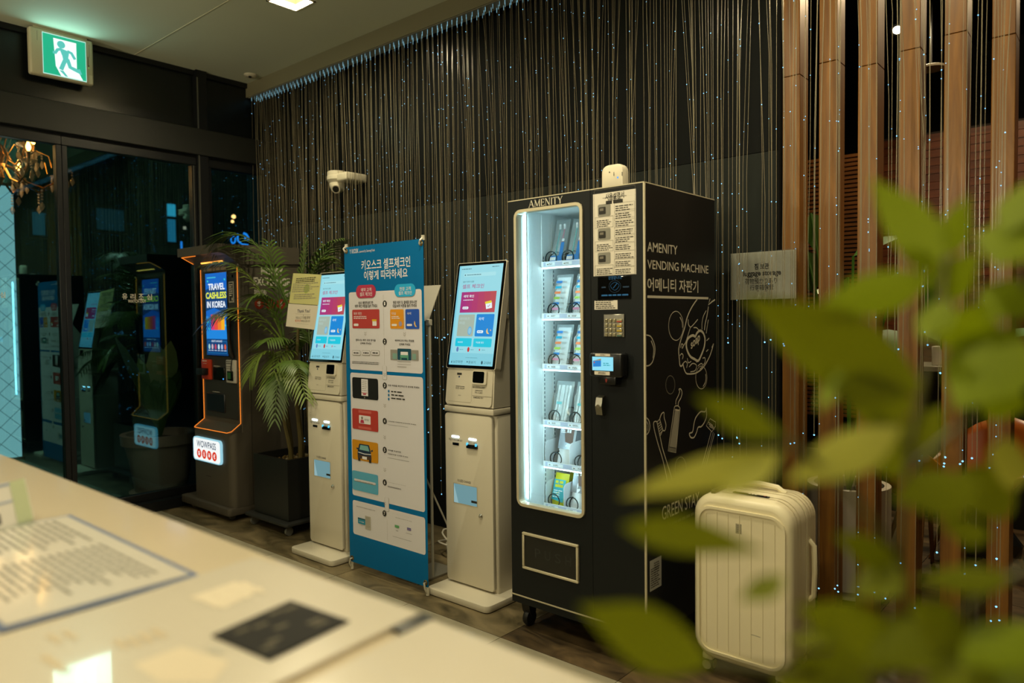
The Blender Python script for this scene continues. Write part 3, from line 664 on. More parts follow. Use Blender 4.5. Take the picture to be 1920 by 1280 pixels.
# ---- printed side
SV = Panel((VX1, 0, 0), (0, 1, 0), (0, 0, 1)); WV = WHITE_VINYL
mb = MB(); SV.txt(mb, 'AMENITY', 1213.5, 453, 1270, 477.5, WV, 1, .004); SV.txt(mb, 'VENDING MACHINE', 1213.5, 486.5, 1328, 513, WV, 1, .004); SV.txt(mb, '어메니티 자판기', 1213.5, 520, 1309, 549, WV, 1, .012)
SV.line(mb, [(1213.5, 556), (1328, 559)], .010, WV); SV.txt(mb, 'GREEN STAY', 1241, 933, 1310, 974, WV, 1, .004) if False else None
SV.raw = True; SV.txt(mb, 'GREEN STAY', 2.578, .630, 2.905, .575, WV, 1, .004); SV.bars(mb, 2.56, .555, 2.86, .535, 1, M('faint_vinyl', '5a584c', .5), 1, .6, 0)
SV.raw = False; mb.build('side_lettering', vm)
def zc(pts, ox=1190, oy=540, sc=.3282): return [(ox + a * sc, oy + b * sc) for a, b in pts]
art = []
mb = MB(); t3, t2, t1 = .0062, .0042, .0028
FV = M('faint_vinyl2', '77756a', .5)
for (cx_, cy_, rx, ry, ml) in ((235, 215, 42, 83, WV), (203, 552, 26, 52, FV), (380, 510, 32, 65, WV), (262, 1030, 32, 66, FV)):
    SV.curve(mb, zc([(cx_ + rx * math.cos(a * PI / 6), cy_ + ry * math.sin(a * PI / 6)) for a in range(12)]), t1, ml, 1, True)
SV.curve(mb, zc([(258, 165), (270, 195), (272, 225)]), t2, WV); SV.curve(mb, zc([(93, 300), (108, 345), (104, 400)]), t2, WV); SV.curve(mb, zc([(405, 490), (405, 530), (390, 562)]), t2, WV)
SV.curve(mb, zc([(66, 268), (92, 278), (113, 325), (114, 370), (102, 418), (84, 440), (66, 444)]), t2, WV); SV.curve(mb, zc([(66, 740), (80, 755), (86, 788), (80, 820), (66, 838)]), t2, WV); SV.curve(mb, zc([(66, 760), (76, 780), (74, 815)]), t1, WV)
mb.build('bubble_drawing', vm)
mb = MB()   # cupped hands
SV.curve(mb, zc([(357, 62), (325, 110), (300, 165), (284, 230), (262, 300), (251, 350), (254, 400), (258, 440), (268, 444), (276, 430)]), t3, WV)
SV.curve(mb, zc([(276, 430), (280, 455), (292, 484), (310, 490), (345, 486), (375, 468), (400, 440), (428, 388), (450, 320), (440, 340)]), t3, WV)
SV.line(mb, zc([(430, 60), (421, 95), (440, 78), (458, 66)]), t3, WV); SV.curve(mb, zc([(421, 105), (412, 160), (402, 205), (398, 240)]), t3, WV)
for c in ([(305, 178), (306, 205), (318, 222), (335, 208), (360, 178)], [(408, 128), (392, 160), (384, 198), (384, 235)], [(420, 180), (412, 230), (408, 258)], [(318, 222), (305, 265), (290, 310), (270, 340)], [(258, 385), (268, 374), (276, 385), (272, 405)], [(262, 340), (268, 318), (278, 330), (270, 345)], [(276, 430), (290, 418), (300, 432), (296, 455)], [(300, 400), (306, 425), (322, 418)], [(310, 450), (330, 430), (352, 440), (345, 470), (318, 478)], [(360, 445), (380, 430), (388, 445), (372, 462)], [(388, 400), (400, 398), (402, 420), (392, 440)], [(336, 226), (352, 226), (366, 240)], [(410, 300), (425, 285)], [(408, 362), (420, 350)], [(352, 425), (360, 410)]):
    SV.curve(mb, zc(c), t2, WV)
mb.build('hands_drawing', vm)
mb = MB(); SV.curve(mb, zc([(345, 278), (330, 270), (305, 285), (294, 315), (297, 350), (315, 388), (340, 405), (362, 414), (380, 380), (396, 335), (400, 290), (390, 256), (372, 243), (355, 256), (345, 278)]), .011, WV, 2)
q = [SV.uv(*zc([(321, 322)])[0]), SV.uv(*zc([(373, 366)])[0])]; vs_, fs_, a0, b0, a1, b1 = glyphs('soap', .02)
SV.raw = True
du = Vector((SV.uv(0, 0)[0], 0)); u0, v0 = q[0]; u1, v1 = q[1]
uv0 = Vector((u0, v1 + .004)); ux = Vector((u1 - u0, .036)); uy = Vector((-.004, .038))
mb.add([SV.P(*(uv0 + ux * ((v.x - a0) / (a1 - a0)) + uy * ((v.y - b0) / (b1 - b0))), 2) for v in vs_], fs_, WV)
SV.raw = False; mb.build('soap_drawing', vm)
mb = MB()   # paste tube with a squeezed swirl
SV.line(mb, zc([(226, 680), (190, 930), (234, 940), (258, 684), (248, 672), (232, 672)]), t2, WV, 1, True); SV.poly(mb, zc([(230, 700), (198, 905), (236, 912), (252, 702)]), M('pale_vinyl', '9a968a', .5), 1); SV.poly(mb, zc([(192, 908), (190, 930), (234, 938), (237, 916)]), FV, 1)
SV.curve(mb, zc([(234, 664), (236, 640), (248, 615), (256, 590), (252, 578), (262, 576), (270, 595), (264, 625), (250, 650), (248, 668)]), t2, WV); SV.line(mb, zc([(230, 694), (254, 698)]), .006, WV)
mb.build('tube_drawing', vm)
mb = MB()   # toothbrush
SV.curve(mb, zc([(118, 760), (108, 768), (110, 800), (130, 880), (160, 980), (182, 1080), (186, 1104), (198, 1110), (208, 1098), (208, 1076), (185, 1000), (160, 920), (145, 850), (132, 790), (126, 764), (118, 760)]), t2, WV)
SV.line(mb, zc([(126, 765), (142, 748), (160, 810), (146, 842)]), t2, WV)
for i in range(5): SV.line(mb, zc([(128 + i * 3.6, 780 + i * 13), (146 + i * 3.2, 765 + i * 12)]), t1, WV)
SV.curve(mb, zc([(142, 748), (152, 720), (166, 710), (168, 740), (178, 780), (172, 812), (160, 812)]), t2, WV); mb.build('toothbrush_drawing', vm)
mb = MB(); SV.curve(mb, zc([(408, 682), (402, 705), (378, 705), (360, 722), (346, 745), (338, 775), (330, 820), (312, 830), (320, 852), (338, 852), (352, 825), (362, 795), (380, 790), (398, 765), (410, 730), (408, 682)]), t3, WV); mb.build('moustache_drawing', vm)
mb = MB(); SV.line(mb, zc([(430, 745), (408, 785), (440, 820), (460, 790), (462, 765)]), t2, WV, 1, True)
for i in range(3): SV.line(mb, zc([(420 + i * 3, 765 + i * 12), (446 + i * 5, 785 + i * 10)]), t2, WV)
SV.line(mb, zc([(436, 820), (415, 900), (385, 1010), (358, 1085), (380, 1112), (400, 1040), (425, 940), (455, 830)]), t2, WV); SV.line(mb, zc([(448, 822), (425, 910), (372, 1090)]), t1, WV); SV.line(mb, zc([(360, 1088), (372, 1092), (380, 1112)]), t2, WV); mb.build('razor_drawing', vm)
mb = MB(); GL = M('label_silver', '9a9a96', .5); SV.rect(mb, 1218, 1052, 1240, 1097, GL, 1); SV.bars(mb, 1220, 1066, 1238, 1094, 9, INK, 2); SV.bars(mb, 1226, 1054, 1238, 1064, 4, INK, 2); mb.build('spec_label', vm)

# ---- goods in the machine: every pack is a thing of its own, leaning on its coil
FILM = M('clear_film', 'e4f6f8', .12, alpha=.2, spec=.9); FILM2 = M('clear_film_b', 'dcf0f4', .1, alpha=.24, spec=.9)
PAPERW = M('pack_white', 'eef4f6', .45); BLUE = M('pack_blue', '1470b8', .4); BROWN = M('pack_brown', '5e4438', .5); SILV = M('pack_silver', '9aa0a6', .25, .5); YEL = M('pack_yellow', 'd8d018', .4); TEAL = M('pack_teal', '18a4b0', .4); ORG = M('pack_orange', 'e8702a', .45)
def pouch(name, label, cat, x, zt, wd, h, mats, group, lean=.28, y=None, puff=.014, draw=None, film=None):
    y = sy + .034 if y is None else y
    root = Vector((x + wd / 2, y, zt)); t = thing(name, label, cat, root, group)
    V = Vector((0, math.sin(lean), math.cos(lean))); U = Vector((1, 0, 0)); N = U.cross(V)
    nx, nz = 5, 8; vs = []; rnd = random.Random(int(abs(x) * 1000) * 31 + int(zt * 1000))
    for sg in (1, -1):
        for j in range(nz + 1):
            for i in range(nx + 1):
                a, b = i / nx, j / nz; d = (math.sin(PI * a) * min(1, math.sin(PI * min(max(b, .02), .98)) * 1.5)) * puff
                if 0 < i < nx and 0 < j < nz: d += rnd.uniform(-.15, .15) * puff
                vs.append(root + U * ((a - .5) * wd) + V * (b * h) + N * (sg * (d + .0008)))
    fs = []; K = (nx + 1) * (nz + 1)
    for sg in (0, 1):
        for j in range(nz):
            for i in range(nx):
                q = [sg * K + j * (nx + 1) + i, sg * K + j * (nx + 1) + i + 1, sg * K + (j + 1) * (nx + 1) + i + 1, sg * K + (j + 1) * (nx + 1) + i]; fs.append(q if sg == 0 else q[::-1])
    mb = MB(); mb.add(vs, fs, mats, True); mb.build('wrapper', t)
    P = Panel(root + N * (puff + .0012) - U * (wd / 2), U, V); P.raw = True
    inner = Panel(root + N * (puff * .2) - U * (wd / 2), U, V); inner.raw = True
    if draw: draw(t, P, inner, wd, h)
    return t
def brushes(t, P, I, wd, h):
    for i, cname in enumerate(('2aa8a0', 'd86a88')):
        mb = MB(); x = wd * (.32 + .3 * i); b = I.P(x, h * .12, 0); e = I.P(x + .006, h * .88, 0); mb.tube([b, b.lerp(e, .5), e], [.0035, .0028, .0022], M('brush_' + cname, cname, .35), 6)
        mb.box(tuple(e + Vector((-.005, -.008, -.02))), tuple(e + Vector((.005, -.002, .003))), PAPERW); mb.build('toothbrush', t)
    mb = MB(); P.poly(mb, [(wd * .06, h * .02), (wd * .62, h * .02), (wd * .7, h * .2), (wd * .1, h * .2)], BLUE, 0); P.poly(mb, [(wd * .66, h * .02), (wd * .95, h * .02), (wd * .95, h * .48), (wd * .72, h * .48)], BLUE, 0); P.rect(mb, wd * .1, h * .17, wd * .5, h * .1, PAPERW, 1); P.rect(mb, wd * .74, h * .56, wd * .92, h * .5, PAPERW, 0); mb.build('printed_label', t)
def setpack(t, P, I, wd, h):
    mb = MB(); I.rect(mb, wd * .12, h * .93, wd * .9, h * .05, PAPERW, 0); mb.build('insert_card', t)
    mb = MB()
    for i, c in enumerate(('1470b8', '18a4c8', 'e8804a', '9ac04a', '1470b8', 'd890b0')):
        z = h * (.78 - i * .125); P.poly(mb, [(wd * .14, z), (wd * .5, z), (wd * .52, z + h * .055), (wd * .16, z + h * .055)], M('strip_' + c, c, .5), 0); P.bars(mb, wd * .56, z + h * .05, wd * .86, z, 2, GREYINK, 0)
    mb.build('printed_label', t)
def bulk(t, P, I, wd, h):
    for i in range(5):
        mb = MB(); x = wd * (.2 + .15 * i); mb.tube([I.P(x, h * .08, 0), I.P(x + random.uniform(-.008, .012), h * .9, 0)], .006, PAPERW, 6); mb.build('cotton_roll', t)
    mb = MB(); P.rect(mb, wd * .3, h * .5, wd * .6, h * .44, M('print_teal', '5ab0b8', .5), 0); mb.build('printed_label', t)
def wrap(t, P, I, wd, h):
    mb = MB(); P.poly(mb, [(0.02 * wd, h * .42), (.98 * wd, h * .42), (.98 * wd, h * .97), (.02 * wd, h * .97)], SILV, 0); P.poly(mb, [(wd * .45, h * .6), (.98 * wd, h * .55), (.98 * wd, h * .97), (wd * .3, h * .97)], BROWN, .5); P.rect(mb, wd * .5, h * .92, wd * .62, h * .84, PAPERW, 1); P.rect(mb, wd * .66, h * .92, wd * .78, h * .84, PAPERW, 1); P.bars(mb, wd * .1, h * .9, wd * .45, h * .82, 2, PAPERW, 1); mb.build('printed_label', t)
def yellow(t, P, I, wd, h):
    mb = MB(); P.poly(mb, [(wd * .08, h * .2), (wd * .92, h * .14), (wd * .92, h * .8), (wd * .08, h * .8)], TEAL, 0); P.bars(mb, wd * .2, h * .78, wd * .85, h * .55, 2, YEL, 1, .7); P.bars(mb, wd * .15, h * .5, wd * .8, h * .25, 4, PAPERW, 1); mb.build('printed_label', t)
def orange(t, P, I, wd, h):
    mb = MB(); P.poly(mb, [(.02 * wd, h * .5), (.98 * wd, h * .5), (.98 * wd, h * .97), (.02 * wd, h * .97)], ORG, 0); P.txt(mb, 'A', wd * .3, h * .85, wd * .7, h * .62, PAPERW, 1); mb.build('printed_label', t)
on = ['leftmost', 'second from the left', 'third from the left', 'fourth from left']
for i, x in enumerate(ROWS[0][1]): pouch('toothbrush_pack', 'clear toothbrush pack, %s on the top shelf of the machine' % on[i], 'pack', x + .012, 1.626, .080, .225, FILM, 'toothbrush packs on the top shelf', draw=brushes)
for r, rn in ((1, 'second'), (2, 'third')):
    for i, x in enumerate(ROWS[r][1]): pouch('amenity_pack', 'clear pack with coloured strips, %s on the %s shelf' % (on[i].replace('third from the left', 'rightmost half hidden'), rn), 'pack', x + .014, ROWS[r][0] + .002, .095, .205, FILM2, 'striped packs on the %s shelf' % rn, draw=setpack)
for i, x in enumerate(ROWS[3][1]): pouch('cotton_pack', 'clear bag of white rolls, %s on the fourth shelf' % on[i].replace('third from the left', 'rightmost half hidden'), 'pack', x + .012, .905, .10, .20, FILM2, 'bags of white rolls on the fourth shelf', draw=bulk, puff=.02)
pouch('wrapped_item', 'brown and silver wrapped pack on the fifth shelf', 'pack', -2.018, .714, .082, .18, PAPERW, None, draw=wrap)
pouch('wrapped_item', 'brown and silver wrapped pack behind the first on the fifth shelf', 'pack', -2.0, .714, .082, .18, PAPERW, None, draw=wrap, y=sy + .14)
pouch('wrapped_item', 'white and orange pack on the fifth shelf', 'pack', -1.885, .714, .08, .18, PAPERW, None, draw=orange)
pouch('snack_pack', 'yellow and teal pack on the lowest shelf', 'pack', -2.052, .520, .078, .155, YEL, None, draw=yellow)
pouch('snack_pack', 'second yellow pack standing behind the yellow and teal pack', 'pack', -2.045, .520, .078, .16, YEL, None, y=sy + .14)
pouch('wrapped_item', 'brown and silver wrapped pack on the lowest shelf', 'pack', -1.945, .520, .08, .185, PAPERW, None, draw=wrap)
pouch('wrapped_item', 'white and orange pack on the lowest shelf', 'pack', -1.842, .520, .078, .17, PAPERW, None, draw=orange)

# white router standing on the machine, its cable beside it
ro = thing('router', 'small white rounded router standing on top of the black vending machine', 'router', (-1.655, 2.62, VZ1 + .004))
MB().rbox((-1.717, 2.585, VZ1 + .0045), (-1.612, 2.635, 2.026), M('router_white', 'ddd4bc', .35), .03, 4, axes='y', r2=.008).build('body', ro)
rpn = Panel((0, 2.585, 0), (1, 0, 0), (0, 0, 1)); rpn.raw = True; mb = MB(); rpn.disc(mb, -1.636, 1.968, .004, M('status_blue', '3aa0ff', em=1.2), 1, 10)
for x, z in ((-1.656, 1.985), (-1.616, 1.98)): rpn.rect(mb, x, z + .008, x + .003, z - .008, INK, 1)
rpn.disc(mb, -1.676, 1.995, .003, INK, 1, 8); mb.build('indicator', ro)
mb = MB(); q = []
for i in range(60):
    a = i / 59 * 2 * PI * 2.6; q.append((-1.53 + .052 * math.cos(a) * (1 - i * .004), 2.56 + .035 * math.sin(a), VZ1 + .0075 + i * .0002))
mb.tube(q, .0035, WHITE_PLASTIC, 6); tag(mb.build('cable'), 'coil of white cable lying on the machine beside the router', 'cable')
mb = MB().box((-2.115, 2.56, VZ1 + .001), (-2.03, 2.60, VZ1 + .006), PAPER); tag(mb.build('paper_slip'), 'white paper slip lying on the left end of the machine top', 'paper')

# ================================================================== EXCHANGE KIOSK (dark, orange light strips)
KD = M('dark_bronze_coat', '524c42', .42, .15, bump=.04)
KD2 = M('dark_panel', '34312b', .4)
wk = thing('exchange_kiosk', 'dark currency exchange kiosk with orange light strips and a lit white sign', 'kiosk', (-4.98, 2.78, 0))
kx0, kx1, ky0, ky1 = -5.24, -4.70, 2.50, 3.06
MB().rbox((-5.415, 2.47, .045), (-4.70, 3.08, .098), KD, .03, 3, axes='z', r2=.006).build('base_plate', wk)
for i, (x, y) in enumerate(((-4.79, 2.545), (-5.33, 2.545), (-4.79, 3.0), (-5.33, 3.0))):
    c = MB().rbox((x - .02, y - .02, .03), (x + .02, y + .02, .046), STEEL, .003, 1).build('caster', wk)
    MB().lathe([(.008, -.012), (.024, -.011), (.0255, -.005), (.0255, .005), (.024, .011), (.008, .012)], (x, y, .0258), M('grey_wheel', '74746e', .5), 14, 'x').build('wheel', c)
# lower cabinet with a broad rounded corner and a sloping ledge
def wprof(y0, y1, r, x0=kx0, x1=kx1):
    return [(x0, y1), (x0, y0 + r * .4), (x0 + r * .4, y0)] + [(x1 - r + r * math.sin(i * PI / 10), y0 + r - r * math.cos(i * PI / 10)) for i in range(6)] + [(x1, y1)]
lower = MB().prism(wprof(ky0, ky1, .05), 'z', .098, .615, KD, True).build('lower_cabinet', wk)
MB().prism([(ky0, .615), (2.585, .670), (2.60, .670), (2.60, .615)], 'x', kx0 + .004, kx1 - .004, KD).build('ledge', wk)
MB().prism(wprof(2.58, ky1, .015), 'z', .615, 1.91, KD, True).build('upper_cabinet', wk)
# canopy with curved underside
cv = [(2.43, 1.91), (3.06, 1.915), (3.06, 1.80), (2.60, 1.775)] + [(2.60 - .17 * math.sin(i * PI / 12), 1.775 + .08 * (1 - math.cos(i * PI / 12))) for i in range(1, 7)]
cv = [(2.43, 1.912), (3.06, 1.918), (3.06, 1.80), (2.60, 1.778), (2.575, 1.785), (2.55, 1.80), (2.52, 1.822), (2.49, 1.840), (2.46, 1.850), (2.43, 1.852)]
can = MB().prism(cv, 'x', kx0 - .03, kx1 + .012, KD).build('canopy', wk)
# orange strips
mb = MB(); mb.tube([(kx0 + .012, 2.577, .672), (kx0 + .012, 2.577, 1.765)], .0022, ORANGE_LED, 6); mb.build('light_strip', wk)
mb = MB(); mb.tube([(kx1 - .004, 2.577, .678), (kx1 - .004, 2.577, 1.765)], .0022, ORANGE_LED, 6); mb.build('light_strip', wk)
mb = MB(); mb.tube([(kx0 + .012, 2.577, .672), (kx0 + .012, 2.505, .622), (kx0 + .02, 2.498, .617), (kx1 - .05, 2.498, .617), (kx1 - .016, 2.515, .628), (kx1 - .004, 2.577, .678)], .0022, ORANGE_LED, 6); mb.build('light_strip', wk)
mb = MB(); mb.tube([(kx0 - .018, 2.54, 1.806), (kx0 - .018, 2.462, 1.846), (kx0 - .01, 2.45, 1.848), (kx0 + .20, 2.45, 1.848)], .0022, ORANGE_LED, 6); mb.build('light_strip', can)
MB().rbox((kx0 + .10, 2.535, 1.802), (kx1 - .13, 2.565, 1.812), M('orange_lamp', 'ffa040', em=3), .003, 1).build('lamp_bar', can)
# front of the upper cabinet
WP = Panel((0, 2.58, 0), (1, 0, 0), (0, 0, 1))
mb = MB().box((-5.20, 2.576, .70), (-4.735, 2.58, 1.755), KD2); WQ = Panel((0, 2.576, 0), (1, 0, 0), (0, 0, 1))
WQ.poly(mb, [(381, 509), (384, 503), (387, 509)], GREYINK, 1); WQ.bars(mb, 388, 502, 424, 507, 1, GREYINK, 1, .6, 0); WQ.bars(mb, 401, 684, 414, 692, 2, PAPER, 1, .3); WQ.txt(mb, 'EXIT' if False else '△', 400, 733, 403, 737, PAPER, 1) if False else None
WQ.bars(mb, 399, 733, 412, 736, 1, PAPER, 1, .5, 0)
face = mb.build('face_panel', wk)
mb = MB().rbox((-5.150, 2.570, 1.138), (-4.832, 2.577, 1.738), DARKGLASS, .004, 1).build('screen_bezel', face)
SQ = Panel((0, 2.570, 0), (1, 0, 0), (0, 0, 1)); SQ.raw = True
X = lambda t: -5.143 + t * .304; Z = lambda t: 1.732 - t * .588
mb = MB()
SB = M('screen_blue', '1668c8', em=.95); SB2 = M('screen_blue_light', '2088e0', em=.95); SB3 = M('screen_blue_dark', '0c3f78', em=.95); SW = M('screen_white', 'f0f8ff', em=1.0); SY = M('screen_yellow', 'e8f048', em=1.0)
SQ.rect(mb, X(0), Z(0), X(1), Z(1), SB, 1); SQ.poly(mb, [(X(0), Z(.2)), (X(.5), Z(.14)), (X(1), Z(.22)), (X(1), Z(.5)), (X(.4), Z(.42)), (X(0), Z(.46))], SB3, 2)
SQ.poly(mb, [(X(0), Z(.52)), (X(1), Z(.58)), (X(1), Z(.8)), (X(0), Z(.8))], SB2, 2); SQ.rect(mb, X(.08), Z(.045), X(.5), Z(.06), M('screen_teal', '48c8e8', em=.8), 2)
SQ.txt(mb, 'TRAVEL', X(.14), Z(.125), X(.92), Z(.205), SW, 4, .03); SQ.txt(mb, 'CASHLESS', X(.02), Z(.23), X(.99), Z(.31), SY, 4, .03); SQ.txt(mb, 'IN KOREA', X(.06), Z(.34), X(.95), Z(.42), SW, 4, .03)
for i, c in enumerate(('d83a78', 'e8503c', 'f08028', 'f8b020')): SQ.poly(mb, [(X(.24 + .16 * i), Z(.5 + .006 * i)), (X(.24 + .16 * (i + 1)), Z(.5 + .006 * (i + 1))), (X(.24 + .16 * (i + 1)), Z(.69)), (X(.24 + .16 * i), Z(.69))], M('card_' + c, c, em=.95), 4)
for a, b in ((.1, .08), (.9, .07), (.08, .58), (.9, .62), (.12, .66)): SQ.poly(mb, [(X(a), Z(b)), (X(a + .05), Z(b + .01)), (X(a + .04), Z(b + .03)), (X(a - .01), Z(b + .02))], M('confetti', '40e0d0', em=.9), 4)
SQ.rect(mb, X(0), Z(.80), X(1), Z(1), SB3, 3); SQ.rect(mb, X(.05), Z(.825), X(.98), Z(.975), M('screen_panel', '1a70a8', em=.9), 4, .012); SQ.rect(mb, X(.065), Z(.833), X(.965), Z(.967), SB3, 5, .010); SQ.txt(mb, 'SELECT LANGUAGE', X(.25), Z(.815), X(.75), Z(.838), SW, 6)
for i, c in enumerate(('a8d8d8', 'd8b8c0', 'c04860', 'd0e8f0', 'b0c8f0', 'e06040')): SQ.disc(mb, X(.14 + .15 * i), Z(.895), .014, M('flag_' + c, c, em=.9), 6, 12, .02); SQ.bars(mb, X(.09 + .15 * i), Z(.935), X(.2 + .15 * i), Z(.948), 1, SW, 6, .5, 0)
mb.build('screen', face)
# notice, handset, reader modules, tray
mb = MB().box((-4.818, 2.573, 1.518), (-4.752, 2.576, 1.663), M('notice_grey', 'a8a498', .6)); NP = Panel((0, 2.573, 0), (1, 0, 0), (0, 0, 1)); NP.raw = True; NP.rect(mb, -4.810, 1.655, -4.760, 1.527, INK, 1); NP.bars(mb, -4.805, 1.648, -4.765, 1.56, 6, PAPER, 2); NP.rect(mb, -4.775, 1.55, -4.765, 1.533, PAPER, 2); mb.build('notice_plate', face)
mb = MB(); mb.tube([(-4.768, 2.57, 1.44), (-4.775, 2.545, 1.40), (-4.778, 2.545, 1.28), (-4.772, 2.55, 1.17), (-4.768, 2.565, 1.13)], [.016, .018, .012, .018, .015], RUBBER, 10); hs_ = mb.build('handset', wk)
mb = MB(); mb.tube([(-4.76 + .008 * math.cos(i), 2.56 + .008 * math.sin(i), 1.13 - .004 * i) for i in range(0, 0)] or [(-4.77, 2.56, 1.13), (-4.775, 2.55, 1.05), (-4.76, 2.565, 1.02)], .004, RUBBER, 6); mb.build('cord', hs_)
mb = MB().lathe([(.012, 2.576), (.010, 2.572)], (-4.764, 0, 1.70), DARKGLASS, 12, 'y').build('camera_lens', face)
RM = M('reader_red', 'c03a1c', .4); WM = M('reader_white', 'b8b4a8', .4)
mb = MB().rbox((-5.222, 2.560, .965), (-5.082, 2.578, 1.112), RM, .006, 2); RP = Panel((0, 2.560, 0), (1, 0, 0), (0, 0, 1)); RP.raw = True; RP.bars(mb, -5.20, 1.108, -5.12, 1.092, 1, PAPER, 1); RP.bars(mb, -5.185, 1.086, -5.13, 1.076, 1, PAPER, 1); rm = mb.build('card_module', face)
MB().rbox((-5.215, 2.515, 1.0), (-5.112, 2.562, 1.048), RUBBER, .006, 2).build('card_slot', rm)
MB().rbox((-5.06, 2.568, .965), (-4.90, 2.579, 1.06), DARKGLASS, .004, 1).build('passport_slot', face)
mb = MB().rbox((-4.862, 2.560, .955), (-4.732, 2.578, 1.118), WM, .008, 2); RP.bars(mb, -4.85, 1.112, -4.75, 1.085, 2, INK, 1); RP.bars(mb, -4.85, 1.078, -4.75, 1.05, 2, GREYINK, 1); wm = mb.build('cash_module', face)
mb = MB().rbox((-4.835, 2.553, .972), (-4.757, 2.562, 1.04), DARKGLASS, .003, 1); RP2 = Panel((0, 2.553, 0), (1, 0, 0), (0, 0, 1)); RP2.raw = True; RP2.rect(mb, -4.825, 1.03, -4.78, .985, M('reader_green', '2c5a24', .5), 1); mb.build('cash_slot', wm)
MB().ball((-4.91, 2.566, .978), .004, M('status_led_blue', '40a0ff', em=2), 8).build('status_led', face)
MB().rbox((-5.165, 2.568, .735), (-4.905, 2.579, .868), M('tray_dark', '14151a', .35), .004, 1).build('output_tray', face)
# lit white sign on the lower cabinet
LP = Panel((0, ky0, 0), (1, 0, 0), (0, 0, 1)); lb = MB().rbox((-5.218, 2.484, .385), (-4.815, ky0, .555), M('sign_rim', '9fd8e8', em=.9), .03, 4, axes='y').build('lit_sign', wk)
LQ = Panel((0, 2.484, 0), (1, 0, 0), (0, 0, 1)); LQ.raw = True; mb = MB(); LQ.rect(mb, -5.210, .548, -4.823, .392, M('sign_white', 'f2f6f4', em=1.05), 1, .028)
LQ.txt(mb, 'WOWPASS', -5.160, .532, -4.880, .484, M('sign_navy', '123a58', .5, em=.9), 2, .012)
for i, ch in enumerate('$元¥€'):
    x = -5.128 + i * .075; LQ.disc(mb, x, .438, .033, M('sign_red', 'e03818', em=.95), 2, 20); LQ.txt(mb, ch, x - .013, .455, x + .013, .421, M('sign_white', 'f2f6f4'), 3, .02)
mb.build('sign_print', lb)
mb = MB(); q = Panel((0, ky0, 0), (1, 0, 0), (0, 0, 1)); q.raw = True; q.bars(mb, -5.06, .285, -4.99, .278, 1, INK, 1, .7, 0); mb.build('maker_mark', wk)
# writing on its side
KP = Panel((kx1, 0, 0), (0, 1, 0), (0, 0, 1)); mb = MB(); KP.raw = True; SV2 = M('side_vinyl', 'c4c0b0', .5)
KP.txt(mb, 'MONEY', 2.755, 1.765, 2.93, 1.712, SV2, 1, .035); KP.txt(mb, 'EXCHANGE', 2.695, 1.695, 2.985, 1.637, SV2, 1, .035); KP.txt(mb, '换钱', 2.697, 1.612, 2.795, 1.562, SV2, 1, .01); KP.txt(mb, '両替', 2.925, 1.612, 3.02, 1.562, SV2, 1, .01)
for i, ch in enumerate('$元¥€'): KP.disc(mb, 2.735 + i * .085, 1.506, .036, M('dull_red', '8a2c16', .5), 1, 20); KP.txt(mb, ch, 2.721 + i * .085, 1.525, 2.749 + i * .085, 1.488, SV2, 2, .01)
mb.build('side_lettering', wk)
MB().box((kx1, 2.655, .10), (kx1 + .0015, 2.658, 1.78), INK).build('seam', wk)

# ================================================================== PALM in a square planter on a dolly
pl = thing('palm_planter', 'square black planter on a dolly between exchange kiosk and left white kiosk', 'planter', (-4.345, 2.785, 0))
ax0, ax1, ay0, ay1, az0, az1 = -4.55, -4.137, 2.58, 2.99, .092, .488
PB = M('planter_black', '1e1f1d', .38, bump=.08)
mb = MB(); wq = .018
for a, b in (((ax0, ay0), (ax1, ay0 + wq)), ((ax0, ay1 - wq), (ax1, ay1)), ((ax0, ay0 + wq), (ax0 + wq, ay1 - wq)), ((ax1 - wq, ay0 + wq), (ax1, ay1 - wq))): mb.box((a[0], a[1], az0), (b[0], b[1], az1), PB)
mb.box((ax0 + wq, ay0 + wq, az0), (ax1 - wq, ay1 - wq, az0 + .02), PB); mb.build('pot', pl)
mb = MB(); 
for i in range(260): x, y = random.uniform(ax0 + .025, ax1 - .025), random.uniform(ay0 + .025, ay1 - .025); mb.ball((x, y, .430 + random.uniform(-.004, .008)), random.uniform(.006, .011), M('bark_chip', '6a5426', .9) if random.random() < .6 else M('pale_gravel', '8c8468', .9), 5)
mb.box((ax0 + wq, ay0 + wq, .38), (ax1 - wq, ay1 - wq, .43), M('soil', '1a130c', .95)); o = mb.build('bark_mulch', pl); o['kind'] = 'stuff'
MB().rbox((ax0 - .055, ay0 - .05, .068), (ax1 + .05, ay1 + .05, .088), M('dolly_board', '2c2d2b', .45), .02, 3, axes='z', r2=.004).build('dolly_board', pl)
for x in (ax0 - .01, ax1 + .0):
    for y in (ay0 - .0, ay1 + .0):
        c = MB().rbox((x - .018, y - .018, .055), (x + .018, y + .018, .069), STEEL, .003, 1).build('caster', pl); MB().lathe([(.008, -.011), (.026, -.010), (.028, -.004), (.028, .004), (.026, .010), (.008, .011)], (x, y, .028), M('grey_wheel', '74746e', .5), 14, 'x').build('wheel', c)
palm = thing('palm', 'green feather palm rising from the square black planter', 'palm', (-4.34, 2.79, .432))
TRK = M('palm_cane', '5c5128', .6, noise=.25, nscale=25); PALM = M('palm_leaf', '41581a', .42, noise=.2, nscale=8); PALM2 = M('palm_leaf_pale', '61742a', .42, noise=.2, nscale=8)
canes = [((-4.36, 2.74), (-4.39, 2.74, 1.22)), ((-4.31, 2.78), (-4.30, 2.77, 1.34)), ((-4.27, 2.83), (-4.22, 2.83, 1.15)), ((-4.38, 2.84), (-4.42, 2.86, 1.05)), ((-4.33, 2.72), (-4.33, 2.69, .95))]
tops = []
